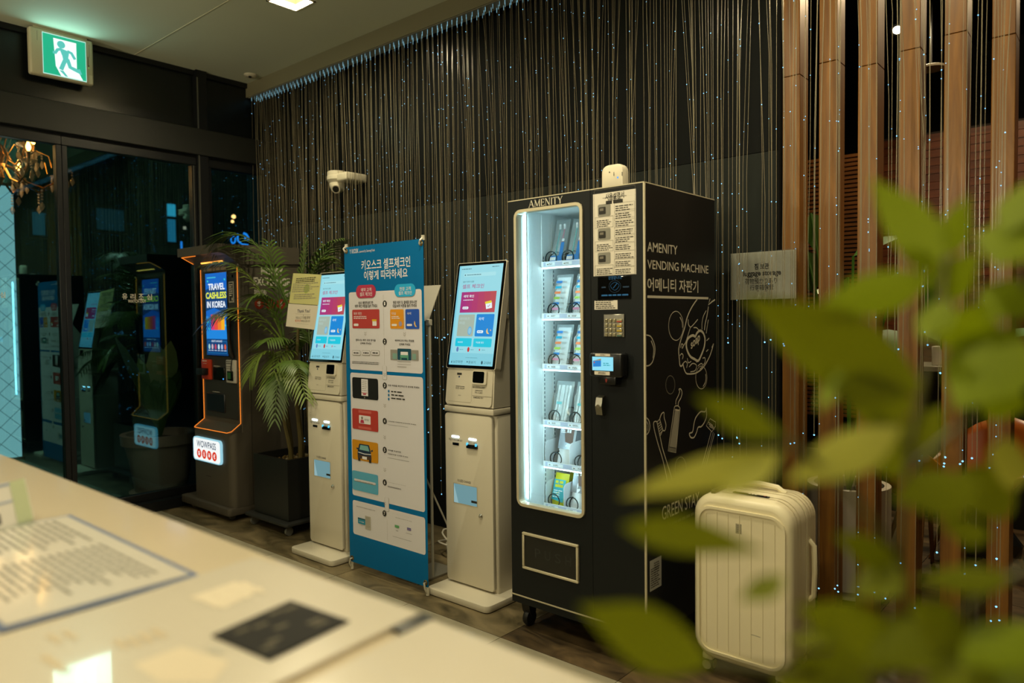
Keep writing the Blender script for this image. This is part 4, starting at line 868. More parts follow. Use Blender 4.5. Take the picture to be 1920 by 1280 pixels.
for (bx, by), tp in canes:
    b = Vector((bx, by, .425)); e = Vector(tp); q = [b.lerp(e, i / 6) + Vector((.012 * math.sin(i * 1.3), .01 * math.cos(i), 0)) for i in range(7)]
    MB().tube(q, [.017, .016, .015, .014, .014, .012, .009], TRK, 8).build('cane', palm); tops.append(q[-1])
def frond(base, tip, sag, ln, mat, n=24, tw=0., wmax=.0085, name='frond'):
    """rachis from base to tip bowed upward by sag; paired narrow leaflets that droop"""
    base = Vector(base); tip = Vector(tip); L = (tip - base).length; mb = MB()
    pt = lambda t: base.lerp(tip, t) + Vector((0, 0, sag * 4 * t * (1 - t) * (1 - .25 * t)))
    q = [pt(i / 10) for i in range(11)]; mb.tube(q, [.006 - .0045 * i / 10 for i in range(11)], mat, 5)
    for i in range(n):
        t = .16 + .82 * i / (n - 1); p = pt(t); d = (pt(min(t + .02, 1)) - pt(t - .02)).normalized(); sd = d.cross(Vector((0, 0, 1)))
        sd = sd.normalized() if sd.length > .05 else Vector((1, 0, 0)); up_ = sd.cross(d)
        l = ln * 1.15 * (math.sin(PI * (.12 + .80 * t)) ** .7) * random.uniform(.85, 1.1)
        for sg in (1, -1):
            dirn = (d * (.75 + .25 * t) + sd * (sg * .75) + up_ * .12).normalized(); w_ = wmax * (.6 + .4 * math.sin(PI * t)); wv = d.cross(dirn).cross(dirn).normalized() * w_
            pts = []
            for j, (a, ww) in enumerate(((0, .35), (.3, 1), (.65, .8), (1, .02))):
                c = p + dirn * (l * a) + Vector((0, 0, -l * .5 * a * a)); pts += [c - wv * ww, c + wv * ww]
            mb.add(pts, [(0, 1, 3, 2), (2, 3, 5, 4), (4, 5, 7, 6)], mat, True)
    mb.build(name, palm)
def tipw(px, py, y): return hit(px, py, (0, y, 0), Vector((0, 1, 0)))
T1, T2, T3, T4, T5 = (-4.39, 2.74, 1.22), (-4.30, 2.77, 1.34), (-4.22, 2.83, 1.15), (-4.42, 2.86, 1.05), (-4.33, 2.69, .95)
FR_ = [(T2, (396, 458, 2.40), .34, .24, PALM, 19), (T1, (398, 492, 2.40), .22, .24, PALM2, 19), (T2, (405, 470, 2.46), .26, .22, PALM, 18), (T1, (384, 606, 2.38), .20, .22, PALM2, 19), (T4, (405, 590, 2.36), .16, .2, PALM2, 17),
       (T2, (640, 448, 2.90), .16, .22, PALM, 18), (T3, (636, 525, 2.98), .26, .24, PALM2, 20), (T2, (575, 448, 2.85), .02, .2, PALM, 17), (T2, (618, 490, 2.95), .18, .24, PALM2, 20), (T3, (610, 462, 3.0), .10, .2, PALM, 16),
       (T5, (468, 705, 2.44), .22, .17, PALM2, 16), (T4, (498, 755, 2.46), .24, .15, PALM2, 15), (T5, (574, 748, 2.46), .18, .15, PALM2, 18), (T5, (515, 790, 2.46), .2, .13, PALM, 18), (T5, (560, 690, 2.46), .12, .16, PALM, 18),
       (T3, (575, 640, 2.9), .12, .18, PALM, 18), (T1, (505, 455, 2.72), .06, .22, PALM, 17), (T3, (565, 560, 2.88), .16, .18, PALM, 15), (T1, (470, 560, 2.50), .16, .2, PALM, 16), (T4, (500, 640, 2.50), .12, .18, PALM, 15)]
for b, (px, py, yy), sg, ln, mt, n in FR_: frond(b, tipw(px, py, yy), sg, ln, mt, n)

# ================================================================== WHITE SELF-SERVICE KIOSKS
def kiosk(name, label, ox, oy):
    """built at the place of the right-hand kiosk; ox, oy move a copy"""
    k = thing(name, label, 'kiosk', (-2.5, 2.68, 0), 'white self check-in kiosks')
    bx0, bx1, byf, byb = -2.697, -2.358, 2.60, 2.83
    MB().rbox((-2.714, 2.468, .003), (-2.293, 2.90, .036), CREAM, .03, 4, axes='z', r2=.004).build('base_plate', k)
    MB().rbox((bx0 + .006, byf + .022, .036), (bx1 + .0, byb, .915), CREAM, .012, 3, axes='z', r2=.002).build('cabinet', k)
    dr = MB().rbox((bx0, byf, .046), (bx1 - .012, byf + .02, .912), CREAM, .02, 4, axes='y', r2=.004).build('cabinet_door', k)
    MB().rbox((bx0 - .002, byf - .004, .919), (bx1 + .002, byb + .004, .948), CREAM, .010, 2, axes='z', r2=.003).build('cap', k)
    # sloping console and the neck behind the screen
    V = Vector((0, .098, .537)).normalized(); th = math.atan2(.098, .537)
    MB().prism([(byf + .004, .953), (byb, .953), (byb, 1.26), (byb - .03, 1.30), (2.735, 1.39), (2.655, 1.142), (2.618, 1.137)], 'x', bx0 + .012, bx1 - .004, CREAM).build('console', k)
    C0 = Vector((bx0 + .010, byf + .001, .957)); CV = Vector((0, .020, .183)).normalized()
    CPn = Panel(C0, (1, 0, 0), CV); CPn.raw = True; W_ = bx1 - bx0 - .022
    mb = MB(); vs = []
    for kk in (0, 9): vs += [CPn.P(u, v, kk) for u, v in CPn._rr(0, 0.0, W_, .182, .018)]
    n = len(vs) // 2; mb.add(vs, [list(range(n, 2 * n))] + [(i, (i + 1) % n, (i + 1) % n + n, i + n) for i in range(n)], CREAM); cf = mb.build('console_face', k)
    GR = M('seam_grey', '77705e', .6); mb = MB(); P9 = Panel(C0 + CPn.N * .0056, (1, 0, 0), CV); P9.raw = True
    P9.line(mb, [(.022, .015), (.175, .015), (.182, .022), (.182, .170), (.175, .176)], .0012, GR, 1)
    P9.rect(mb, .072, .161, .105, .150, INK, 1); P9.disc(mb, .088, .141, .005, M('pad_blue', '243a68', .5), 1, 10)
    P9.rect(mb, .068, .094, .13, .0915, INK, 1); P9.txt(mb, '영수증 / RECEIPT', .068, .089, .132, .078, INK, 1, .006); P9.bars(mb, .09, .05, .11, .045, 1, GREYINK, 1)
    P9.txt(mb, 'QR·신분증·ID CARD', .186, .100, .268, .089, INK, 1, .006); P9.rect(mb, .205, .080, .255, .0775, INK, 1); P9.txt(mb, '카드 / CARD', .203, .074, .255, .063, INK, 1, .006)
    P9.rect(mb, .187, .052, W_, .0505, GR, 1); P9.txt(mb, 'SAMSUNG PAY', .196, .048, .262, .039, INK, 1, .006); mb.build('console_print', cf)
    sc = MB(); c = C0 + Vector((.187, 0, 0)) + CV * .112
    for kk, (a, b, c_, d_, r, mt) in enumerate(((.187, .108, .283, .178, .010, CREAM), (.192, .116, .268, .172, .008, DARKGLASS))):
        vs = []; lo, hi = ((9, 26), (26, 27))[kk]
        for q in (lo, hi): vs += [CPn.P(u, v, q) for u, v in CPn._rr(a, b, c_, d_, r)]
        n = len(vs) // 2; sc.add(vs, [list(range(n, 2 * n))] + [(i, (i + 1) % n, (i + 1) % n + n, i + n) for i in range(n)], mt)
    sc.build('scanner', cf)
    # screen, leaning back
    S0 = Vector((bx0 + .004, 2.611, 1.139)); SW_, SH = bx1 - bx0 + .0, .548
    S = Panel(S0, (1, 0, 0), V); S.raw = True
    def slab(mb, u0, v0, u1, v1, r, k0, k1, mt):
        vs = []
        for q in (k0, k1): vs += [S.P(u, v, q) for u, v in S._rr(u0, v0, u1, v1, r)]
        n = len(vs) // 2; mb.add(vs, [list(range(n, 2 * n)), list(range(n - 1, -1, -1))] + [(i, (i + 1) % n, (i + 1) % n + n, i + n) for i in range(n)], mt); return mb
    hsg = slab(MB(), 0, 0, SW_, SH, .010, -66, 0, CREAM).build('screen_housing', k)
    slab(MB(), .003, .003, SW_ - .004, SH - .003, .009, 0, 2, DARKGLASS).build('bezel', hsg)
    S2 = Panel(S0 + S.N * .0013, (1, 0, 0), V); S2.raw = True; mb = MB()
    def e(n, c, s_=.95): return M('scr_' + n, c, em=s_)
    u0, u1, v0, v1 = .018, SW_ - .020, .018, SH - .016; X = lambda t: u0 + (u1 - u0) * t; Z = lambda t: v1 - (v1 - v0) * t
    S2.rect(mb, u0, v1, u1, v0, e('ice', '98dce8'), 1); S2.rect(mb, X(0), Z(.88), X(1), Z(1), e('ice2', '84d0e0'), 2); S2.rect(mb, X(0), Z(0), X(.04), Z(1), e('ice3', '80d0e4'), 2)
    dk = e('dark', '2a5a68', .8); S2.bars(mb, X(.06), Z(.028), X(.32), Z(.042), 1, dk, 3); S2.bars(mb, X(.76), Z(.02), X(.96), Z(.033), 1, dk, 3)
    S2.rect(mb, X(.12), Z(.078), X(.86), Z(.115), e('pill', 'a8e4ec'), 2, .006); S2.bars(mb, X(.2), Z(.09), X(.64), Z(.104), 1, dk, 3); S2.disc(mb, X(.155), Z(.097), .004, dk, 3, 8)
    S2.txt(mb, '힘찬 하루의 출발', X(.12), Z(.157), X(.38), Z(.175), dk, 3); S2.txt(mb, '셀프 체크인', X(.12), Z(.192), X(.62), Z(.235), e('magenta_text', 'b03078'), 3, .006)
    for i in range(6): S2.rect(mb, X(.12 + .8 * i / 6), Z(.27), X(.12 + .8 * (i + 1) / 6), Z(.478), e('card%d' % i, ['a8307e', 'ac3276', 'b0346e', 'b43a66', 'b8405c', 'ba4a54'][i]), 3)
    S2.txt(mb, '예약 확인', X(.18), Z(.30), X(.42), Z(.328), e('scrwhite', 'e8f8fc'), 5, .012); S2.bars(mb, X(.18), Z(.345), X(.42), Z(.358), 1, e('scrwhite', 'e8f8fc'), 5, .5, 0); S2.rect(mb, X(.18), Z(.418), X(.32), Z(.444), e('scrwhite', 'e8f8fc'), 5, .006); S2.bars(mb, X(.2), Z(.426), X(.3), Z(.438), 1, e('magenta_text', 'b03078'), 6)
    S2.poly(mb, [(X(.70), Z(.385)), (X(.84), Z(.375)), (X(.86), Z(.435)), (X(.73), Z(.447))], e('scrwhite', 'e8f8fc'), 5); S2.poly(mb, [(X(.69), Z(.375)), (X(.83), Z(.362)), (X(.84), Z(.385)), (X(.70), Z(.397))], e('scryellow', 'e8d838'), 6); S2.line(mb, [(X(.755), Z(.415)), (X(.775), Z(.425)), (X(.81), Z(.403))], .003, e('magenta_text', 'b03078'), 6)
    S2.rect(mb, X(.11), Z(.497), X(.49), Z(.715), e('sand', 'a8b8a8'), 3, .006); S2.rect(mb, X(.53), Z(.495), X(.93), Z(.715), e('blue', '0f88d8'), 3, .006)
    S2.txt(mb, '데이유즈', X(.15), Z(.525), X(.38), Z(.553), e('sandtext', 'b8d4d0'), 5); S2.txt(mb, '마감', X(.15), Z(.568), X(.28), Z(.595), e('sandtext', 'b8d4d0'), 5); S2.disc(mb, X(.41), Z(.66), .014, e('clock', '60b0e0'), 5, 14, .022); S2.disc(mb, X(.41), Z(.66), .010, e('clock2', '90c8e0'), 6, 14, .016)
    S2.txt(mb, '숙박', X(.585), Z(.525), X(.71), Z(.558), e('scrwhite', 'e8f8fc'), 5); S2.rect(mb, X(.58), Z(.655), X(.72), Z(.682), e('scrwhite', 'e8f8fc'), 5, .006); S2.bars(mb, X(.6), Z(.662), X(.7), Z(.675), 1, e('blue', '0f88d8'), 6)
    S2.poly(mb, [(X(.81), Z(.632)), (X(.79), Z(.65)), (X(.785), Z(.668)), (X(.81), Z(.688)), (X(.86), Z(.69)), (X(.825), Z(.672)), (X(.815), Z(.65))], e('moon', 'f0c878'), 5); S2.poly(mb, [(X(.88), Z(.645)), (X(.895), Z(.652)), (X(.885), Z(.662)), (X(.87), Z(.655))], e('moon', 'f0c878'), 5)
    S2.rect(mb, X(.10), Z(.733), X(.48), Z(.815), e('cyan', '18c8e0'), 3, .006); S2.rect(mb, X(.52), Z(.735), X(.93), Z(.818), e('cyan', '18c8e0'), 3, .006); S2.txt(mb, '체크아웃', X(.16), Z(.765), X(.28), Z(.782), e('scrwhite', 'e8f8fc'), 5); S2.txt(mb, '객실별 할인', X(.58), Z(.765), X(.76), Z(.783), e('scrwhite', 'e8f8fc'), 5)
    for i, c in enumerate(('6080b8', 'c83030', 'c84860')): S2.disc(mb, X(.17 + .255 * i), Z(.845), (.008, .008, .004)[i], e('flag' + c, c), 3, 12, (.013, .013, .006)[i]); S2.bars(mb, X(.22 + .255 * i), Z(.84), X(.31 + .255 * i), Z(.852), 1, e('midteal', '58a0b0', .9), 3)
    S2.bars(mb, X(.38), Z(.92), X(.66), Z(.93), 1, e('midteal', '58a0b0', .9), 3)
    S2.txt(mb, '낮은화면', X(.10), Z(.955), X(.32), Z(.982), dk, 3); S2.txt(mb, '돋보기', X(.46), Z(.955), X(.62), Z(.982), dk, 3); S2.txt(mb, '고대비', X(.80), Z(.955), X(.96), Z(.982), dk, 3); S2.disc(mb, X(.765), Z(.968), .006, dk, 3, 12, .009); S2.disc(mb, X(.43), Z(.966), .004, dk, 3, 8); S2.poly(mb, [(X(.05), Z(.98)), (X(.065), Z(.955)), (X(.08), Z(.98))], dk, 3)
    mb.build('screen', hsg)
    # door front: lit slots, change tray, lock
    DP = Panel((0, byf, 0), (1, 0, 0), (0, 0, 1)); KX = lambda t: bx0 + t; mb = MB()
    for (x, z, tx, w2) in ((KX(.050), .788, '객실 키·ROOM KEY', .098), (KX(.170), .785, '현금·CASH', .058)):
        MB().rbox((x, byf - .003, z), (x + .052, byf, z + .009), COOL_LED, .003, 2).build('light_strip', dr)
        DP.raw = True; DP.txt(mb, tx, x + .026 - w2 / 2, z - .006, x + .026 + w2 / 2, z - .019, INK, 1, .004)
    DP.txt(mb, '거스름돈·CHANGE', KX(.085), .578, KX(.18), .563, INK, 1, .004); mb.build('door_print', dr)
    MB().rbox((KX(.055), byf - .003, .748), (KX(.100), byf + .002, .762), DARKGLASS, .002, 1).build('key_slot', dr)
    mb = MB().rbox((KX(.160), byf - .012, .744), (KX(.232), byf + .002, .764), DARKGLASS, .003, 2); mb.rbox((KX(.160), byf - .013, .756), (KX(.172), byf - .004, .772), M('slot_glow', '50c8f0', em=1.2), .003, 1); mb.rbox((KX(.220), byf - .013, .756), (KX(.232), byf - .004, .772), M('slot_glow', '50c8f0', em=1.2), .003, 1); mb.build('cash_slot', dr)
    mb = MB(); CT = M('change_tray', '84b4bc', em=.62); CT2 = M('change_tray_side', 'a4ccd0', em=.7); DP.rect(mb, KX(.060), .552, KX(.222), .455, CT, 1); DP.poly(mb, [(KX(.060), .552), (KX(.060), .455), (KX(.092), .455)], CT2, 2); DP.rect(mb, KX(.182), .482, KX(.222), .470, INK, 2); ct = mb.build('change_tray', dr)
    fr = MB(); DP.frame(fr, KX(.057), .555, KX(.225), .452, TRIM, .003, 3); fr.build('tray_rim', ct)
    MB().lathe([(.011, byf + .001), (.012, byf - .004), (.009, byf - .008), (.006, byf - .012), (.003, byf - .012)], (KX(.247), 0, .413), CHROME, 14, 'y').build('lock', dr)
    return k
k2 = kiosk('check_in_kiosk', 'white self check-in kiosk standing directly left of the black vending machine', 0, 0)
k1 = copy_tree(k2); k1.location = Vector((-2.5 - 1.118, 2.68 - .075, 0)); k1['label'] = 'white self check-in kiosk between the palm planter and the blue banner'

# two notices in a clear holder, fixed at the left edge of the left kiosk's screen
V = Vector((0, .098, .537)).normalized(); S0 = Vector((-2.697 + .004 - 1.118, 2.611 - .075, 1.139)); NP = Panel(S0 + Vector((0, -.004, 0)), (1, 0, 0), V)
nb = thing('notice_board', 'clear holder with a green and a white notice beside the left kiosk screen', 'notice', hit(570, 612, NP.P0, NP.N))
q = [(549, 511), (603.5, 514), (590, 619), (535, 612)]
mb = MB(); vs = [NP.P(*NP.uv(*p), kk) for kk in (-4, 0) for p in q]; mb.add(vs, [(0, 1, 2, 3), (7, 6, 5, 4), (0, 4, 5, 1), (1, 5, 6, 2), (2, 6, 7, 3), (3, 7, 4, 0)], ACRYL); mb.build('acrylic_sheet', nb)
mb = MB(); NP.poly(mb, [(550, 512), (603, 514.8), (597, 572), (542, 568)], M('notice_green', 'b8b478', .7), 1); NP.bars(mb, 556, 521, 594, 528, 3, INK, 2, .5, .1); NP.bars(mb, 550, 531, 598, 546, 5, GREYINK, 2, .4, .4); NP.bars(mb, 552, 551, 594, 560, 3, GREYINK, 2, .4, .2); NP.disc(mb, 575, 541, .03, M('notice_patch', '94a04c', .7), 1.5, 16); mb.build('green_notice', nb)
mb = MB(); NP.poly(mb, [(541, 569), (597, 573), (590, 618), (536, 611.5)], M('notice_white', 'c8bfae', .7), 1); NP.txt(mb, 'Thank You!', 558, 580, 581, 585.5, M('navy_ink', '2a2c48', .7), 2, .01); NP.line(mb, [(554, 588), (582, 590)], .001, GREYINK, 2); NP.disc(mb, 569, 591, .003, INK, 2, 8); NP.txt(mb, '키오스크 기계를 통해', 555, 593, 581, 598, INK, 2); NP.txt(mb, '체크아웃', 553.5, 599, 564, 603.5, M('orange_ink', 'c0501c', .7), 2, .01); NP.txt(mb, '부탁드립니다', 565, 599.7, 581, 604, INK, 2); NP.line(mb, [(556, 606), (579, 608)], .001, GREYINK, 2); mb.build('white_notice', nb)

# ================================================================== BLUE BANNER on its stand
BY = 2.45
bn = thing('banner_stand', 'tall blue printed banner on a stand between the two white kiosks', 'banner', (-3.0, BY + .1, 0))
BL = M('banner_blue', '0268a4', .6, spec=.15); BP = Panel((0, BY, 0), (1, 0, 0), (0, 0, 1))
bxl, bxr, bzt, bzb = -3.318, -2.678, 1.788, .045
MB().box((bxl, BY, bzb), (bxr, BY + .0015, bzt), BL).build('banner_sheet', bn)
CRM = M('banner_cream', 'd4d2da', .6); BW = M('banner_white', 'e0dee4', .6)
def B(t): return bxl + (bxr - bxl) * t
mb = MB()     # three cream panels joined by tabs
BP.rect(mb, 657, 546, 793, 700, CRM, 1, .014) if False else None
pz = lambda y, x=650: hit(x, y, (0, BY, 0), Vector((0, 1, 0))).z
px_ = lambda x, y=700: hit(x, y, (0, BY, 0), Vector((0, 1, 0))).x
XL, XR = px_(657), px_(793)
z1t, z1b = pz(548, 657), pz(692, 657); z2t, z2b = pz(698, 657), pz(926, 657); z3t, z3b = pz(935, 657), pz(998, 657)
BP.raw = True
for a, b in ((z1t, z1b), (z2t, z2b), (z3t, z3b)): BP.rect(mb, XL, a, XR, b, CRM, 1, .014)
xm = px_(721.5)
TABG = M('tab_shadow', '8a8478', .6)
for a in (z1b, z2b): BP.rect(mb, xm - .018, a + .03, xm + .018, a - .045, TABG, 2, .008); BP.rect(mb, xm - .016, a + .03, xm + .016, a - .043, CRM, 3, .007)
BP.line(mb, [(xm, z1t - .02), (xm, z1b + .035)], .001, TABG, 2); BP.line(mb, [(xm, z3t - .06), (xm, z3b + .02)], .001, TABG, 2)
mb.build('cream_panels', bn)
BP.raw = False
# head lines
mb = MB(); BP.txt(mb, 'Y KIOSK', 655.5, 467.5, 672.5, 474, BW, 1, .01); BP.txt(mb, 'powered by Samsung Kiosk', 674, 469, 703, 472, BW, 1)
BP.txt(mb, '키오스크 셀프체크인', 677.5, 484, 769.5, 504, BW, 1, .012) if False else None
BP.raw = True
def bt(s, x0, y0, x1, y1, mat, k=4, bold=0.):   # words between photo points at their left and right end
    a = hit(x0, y0, (0, BY, 0), Vector((0, 1, 0))); b = hit(x1, y1, (0, BY, 0), Vector((0, 1, 0))); BP.txt(mb, s, a.x, a.z, b.x, b.z, mat, k, bold)
bt('키오스크 셀프체크인', 677.5, 488, 769.5, 500, BW, 1, .012); bt('이렇게 따라하세요', 682.5, 508, 764.5, 520, BW, 1, .012); mb.build('headline', bn)
mb = MB(); RED = M('banner_red', 'b03050', .55); CYN = M('banner_cyan', '20a8e0', .55)
def rr_(x0, y0, x1, y1, mat, k, r):
    a = hit(x0, y0, (0, BY, 0), Vector((0, 1, 0))); b = hit(x1, y1, (0, BY, 0), Vector((0, 1, 0))); BP.rect(mb, a.x, a.z, b.x, b.z, mat, k, r)
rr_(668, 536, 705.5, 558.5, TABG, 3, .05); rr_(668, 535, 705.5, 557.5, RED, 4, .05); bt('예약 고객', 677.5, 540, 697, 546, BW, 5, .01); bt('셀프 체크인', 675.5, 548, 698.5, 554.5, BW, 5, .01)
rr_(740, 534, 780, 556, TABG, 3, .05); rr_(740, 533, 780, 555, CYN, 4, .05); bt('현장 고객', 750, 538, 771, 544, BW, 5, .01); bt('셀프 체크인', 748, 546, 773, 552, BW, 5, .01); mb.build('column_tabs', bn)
mb = MB()
for i, (x, y) in enumerate(((722, 569), (722, 640), (722, 722.5), (722, 789), (722, 843), (722, 904), (721.5, 962))):
    p = hit(x, y, (0, BY, 0), Vector((0, 1, 0))); BP.disc(mb, p.x, p.z, .0165, INK, 4, 18); BP.txt(mb, str(i + 1), p.x - .005, p.z + .009, p.x + .005, p.z - .009, BW, 5, .02)
for x, y in ((685.5, 626), (759, 627), (722, 761), (722, 820), (722, 881), (722, 703), (722, 944)):
    p = hit(x, y, (0, BY, 0), Vector((0, 1, 0)))
    for dz in (.006, -.004): BP.line(mb, [(p.x - .009, p.z + dz + .005), (p.x, p.z + dz - .003), (p.x + .009, p.z + dz + .005)], .002, TABG, 4)
mb.build('step_marks', bn)
mb = MB()
for s, x0, y0, x1, y1 in (('미리 예약하셨다면', 673, 565, 700, 570), ('예약 확인 버튼을 눌러 주세요', 666, 571, 708, 576), ('현장 예약 및 결제를 원하시면', 737.5, 564, 782, 569), ('대실/숙박 버튼을 눌러 주세요', 737, 570.5, 782, 575.5), ('원하시는 예약 조회 방식을', 667.5, 635, 705, 640), ('선택해 주세요', 676, 641.5, 697, 646), ('예약하고자 하는 객실을', 741, 636, 777, 641), ('선택해 주세요', 749, 643, 770, 648),
                          ('이용 약관을 확인하신 후 동의해 주세요', 728, 720, 787, 728.5), ('신분증을 카메라에 인식시켜 주세요', 727.5, 788, 781, 797), ('주차를 하셨다면', 728, 842, 752, 849), ('차량번호를 입력해 주세요', 727.5, 849, 766, 858), ('연락처를 입력해 주세요', 727.5, 903, 762, 911), ('체크인이 완료되었습니다', 669, 947.5, 704, 958), ('객실키와 영수증을 확인해 주세요', 664, 953, 709.5, 965), ('원하시는 결제 방법을 선택 후', 736, 961.5, 780, 973), ('결제를 진행해 주세요', 742, 969, 773, 978)):
    bt(s, x0, y0, x1, y1, INK, 4, .012)
def bb(x0, y0, x1, y1, rows, mat=GREYINK, k=4, fill=.45, rag=.2):
    a = hit(x0, y0, (0, BY, 0), Vector((0, 1, 0))); b = hit(x1, y1, (0, BY, 0), Vector((0, 1, 0))); BP.bars(mb, a.x, a.z, b.x, b.z, rows, mat, k, fill, rag)
bb(661, 676, 713, 684.5, 2, INK, 4, .4, .05); bb(727.5, 795, 770, 801, 1, INK); bb(727.5, 857, 771, 864, 1, INK); bb(727.5, 910, 756, 919, 2, INK); bb(737, 1004, 779, 1015, 1, INK); bb(734, 730.5, 762, 752, 3, INK, 4, .35, .4)
mb.build('instructions', bn)
mb = MB(); NAVY = M('car_navy', '16304c', .5)
for j in range(3): p = hit(729.5, 733 + j * 7.4, (0, BY, 0), Vector((0, 1, 0))); BP.disc(mb, p.x, p.z, .007, M('check_blue', '1870a8', .5), 4, 12)
rr_(661, 580.5, 712.5, 615.5, M('card_red', 'b03a38', .55), 4, .008); bt('예약 확인', 664, 585, 679, 590.5, BW, 5); bb(664, 592, 690, 598, 2, BW, 5); rr_(664, 606.5, 673, 611, BW, 5, .006); rr_(699, 600, 707, 610.5, BW, 5, .002); rr_(698.5, 598.5, 707, 602, M('cal_yellow', 'd8b020', .5), 6, .001)
rr_(732, 580, 758, 616, M('card_amber', 'd89018', .55), 4, .008); bt('대실', 735, 585, 743, 590, BW, 5); bb(735, 592, 752, 598, 2, BW, 5); rr_(735, 607, 745, 611, BW, 5, .006); p = hit(751.5, 607, (0, BY, 0), Vector((0, 1, 0))); BP.disc(mb, p.x, p.z, .013, M('clock_lilac', '9a90b0', .5), 5, 14)
rr_(760.5, 579.5, 787, 616.5, M('card_navy', '1c50b8', .55), 4, .008); bt('숙박', 764, 585, 772, 590, BW, 5); rr_(763.5, 607, 773.5, 611, BW, 5, .006); p = hit(780, 607, (0, BY, 0), Vector((0, 1, 0))); BP.poly(mb, [(p.x - .008, p.z + .016), (p.x - .012, p.z), (p.x - .004, p.z - .014), (p.x + .01, p.z - .016), (p.x - .001, p.z - .004), (p.x - .003, p.z + .008)], M('moon_print', 'e0b868', .5), 5); mb.build('column_pictures', bn)
mb = MB()
for x in (661, 679, 696.5): rr_(x, 656.5, x + 16, 666.5, TABG, 4, .008); rr_(x + .5, 657, x + 15.5, 665.5, CRM, 5, .007); bb(x + 3, 659.5, x + 13, 663.5, 1, INK, 6, .6, 0)
GRB = M('room_grey', '8f8c86', .6); rr_(732.5, 655, 746, 675, GRB, 4, .003); rr_(772, 656, 785.5, 676, GRB, 4, .003); rr_(746, 653, 772, 675.5, M('room_teal', '10485e', .5), 5, .004); RB = M('bed_green', '5a9c88', .5)
rr_(752, 659, 766, 668, BW, 6, .003); rr_(751.5, 665, 767, 671, RB, 7, 0); rr_(751.5, 671, 754, 674.5, RB, 7, 0); rr_(764.5, 671, 767, 674.5, RB, 7, 0); rr_(737, 662, 745, 673, M('bed_dim', '7aa098', .5), 5, .002); rr_(774, 663, 781, 674, M('bed_dim', '7aa098', .5), 5, .002)
for y in (677, 682, 686.5): rr_(746, y, 771 - (y == 686.5) * 8, y + 2, GRB, 5, .001)
mb.build('room_pictures', bn)
mb = MB()
rr_(661, 706.5, 710, 750.5, M('tablet_black', '1c1e1e', .4), 4, .012); rr_(678, 710, 691, 742.5, BW, 5, .002); bb(679.5, 712, 689.5, 734, 6, GREYINK, 6, .25); rr_(679, 735, 690, 737.5, M('pink_print', 'c88888', .5), 6, 0); rr_(681.5, 737, 687.5, 740, RED, 7, .003); p = hit(684.5, 745, (0, BY, 0), Vector((0, 1, 0))); BP.disc(mb, p.x, p.z, .005, GREYINK, 5, 10); mb.build('tablet_picture', bn)
mb = MB()
rr_(661, 764.5, 710, 810, M('panel_red', 'b03830', .55), 4, .010); rr_(673, 768, 697, 776, M('beam_red', 'c46058', .5), 5, 0); rr_(673, 798, 697, 806, M('beam_red', 'c46058', .5), 5, 0); rr_(674, 777.5, 696, 796, BW, 6, .005); p = hit(680, 783, (0, BY, 0), Vector((0, 1, 0))); BP.disc(mb, p.x, p.z, .008, GREYINK, 7, 12); BP.poly(mb, [(p.x - .017, p.z - .028), (p.x + .018, p.z - .028), (p.x + .012, p.z - .010), (p.x - .011, p.z - .010)], RED, 7); bb(684.5, 784, 694, 790, 2, INK, 7, .3); mb.build('card_picture', bn)
mb = MB()
rr_(661, 822.5, 710, 869, M('panel_amber', 'c88a10', .55), 4, .010)
p0 = hit(684.5, 848, (0, BY, 0), Vector((0, 1, 0))); cxp, czp = p0.x, p0.z; cp = lambda pts: [(cxp + a, czp + b) for a, b in pts]
BP.poly(mb, cp([(-.058, .012), (-.045, .044), (.038, .044), (.052, .010), (.058, -.02), (.058, -.036), (-.06, -.036), (-.062, -.01)]), NAVY, 5); BP.poly(mb, cp([(-.044, .012), (-.035, .038), (.03, .038), (.042, .010)]), M('windscreen', '7cb0b0', .4), 6)
for x0 in (-.058, .036): BP.poly(mb, cp([(x0, -.036), (x0 + .02, -.036), (x0 + .02, -.052), (x0, -.052)]), INK, 5)
BP.poly(mb, cp([(-.056, -.016), (.056, -.016), (.054, -.034), (-.054, -.034)]), M('grille_brown', '4a3a30', .5), 6); BP.poly(mb, cp([(-.02, -.022), (.02, -.022), (.02, -.037), (-.02, -.037)]), BW, 7); BP.line(mb, cp([(-.056, -.003), (0, -.008), (.056, -.005)]), .004, BW, 6)
for sx in (-1, 1): BP.poly(mb, cp([(sx * .055, .018), (sx * .07, .022), (sx * .07, .012), (sx * .056, .01)]), NAVY, 5)
mb.build('car_picture', bn)
mb = MB()
rr_(661, 880.5, 710, 928, M('panel_teal', '58a8cc', .55), 4, .010); rr_(665, 897, 705.5, 910, TABG, 5, .03); rr_(665, 896, 705.5, 909, CRM, 6, .03); bt('010-1234-5678', 670.5, 901, 700, 906.5, INK, 7); mb.build('phone_picture', bn)
mb = MB()
rr_(685, 966, 696, 994, M('receipt_grey', 'b0aca0', .6), 4, 0); bb(687, 968, 695, 990, 9, GREYINK, 5, .25); rr_(672, 969, 686, 984, M('key_card_blue', '2888a8', .5), 6, .003); rr_(672, 971, 686, 973.5, INK, 7, 0); bt('━O', 674.5, 975.5, 683.5, 980, BW, 7, .05)
rr_(741, 983, 749, 990, M('note_green', '5a9c68', .5), 5, .001); rr_(764, 988, 771.5, 995, M('card_violet', '5a5a98', .5), 5, .001); rr_(764, 991, 771.5, 992.5, M('card_pink', 'c8a0a8', .5), 6, 0); bb(743, 993, 748, 996.5, 1, INK); bb(762, 998, 774, 1002, 1, INK); mb.build('payment_pictures', bn)
BP.raw = False
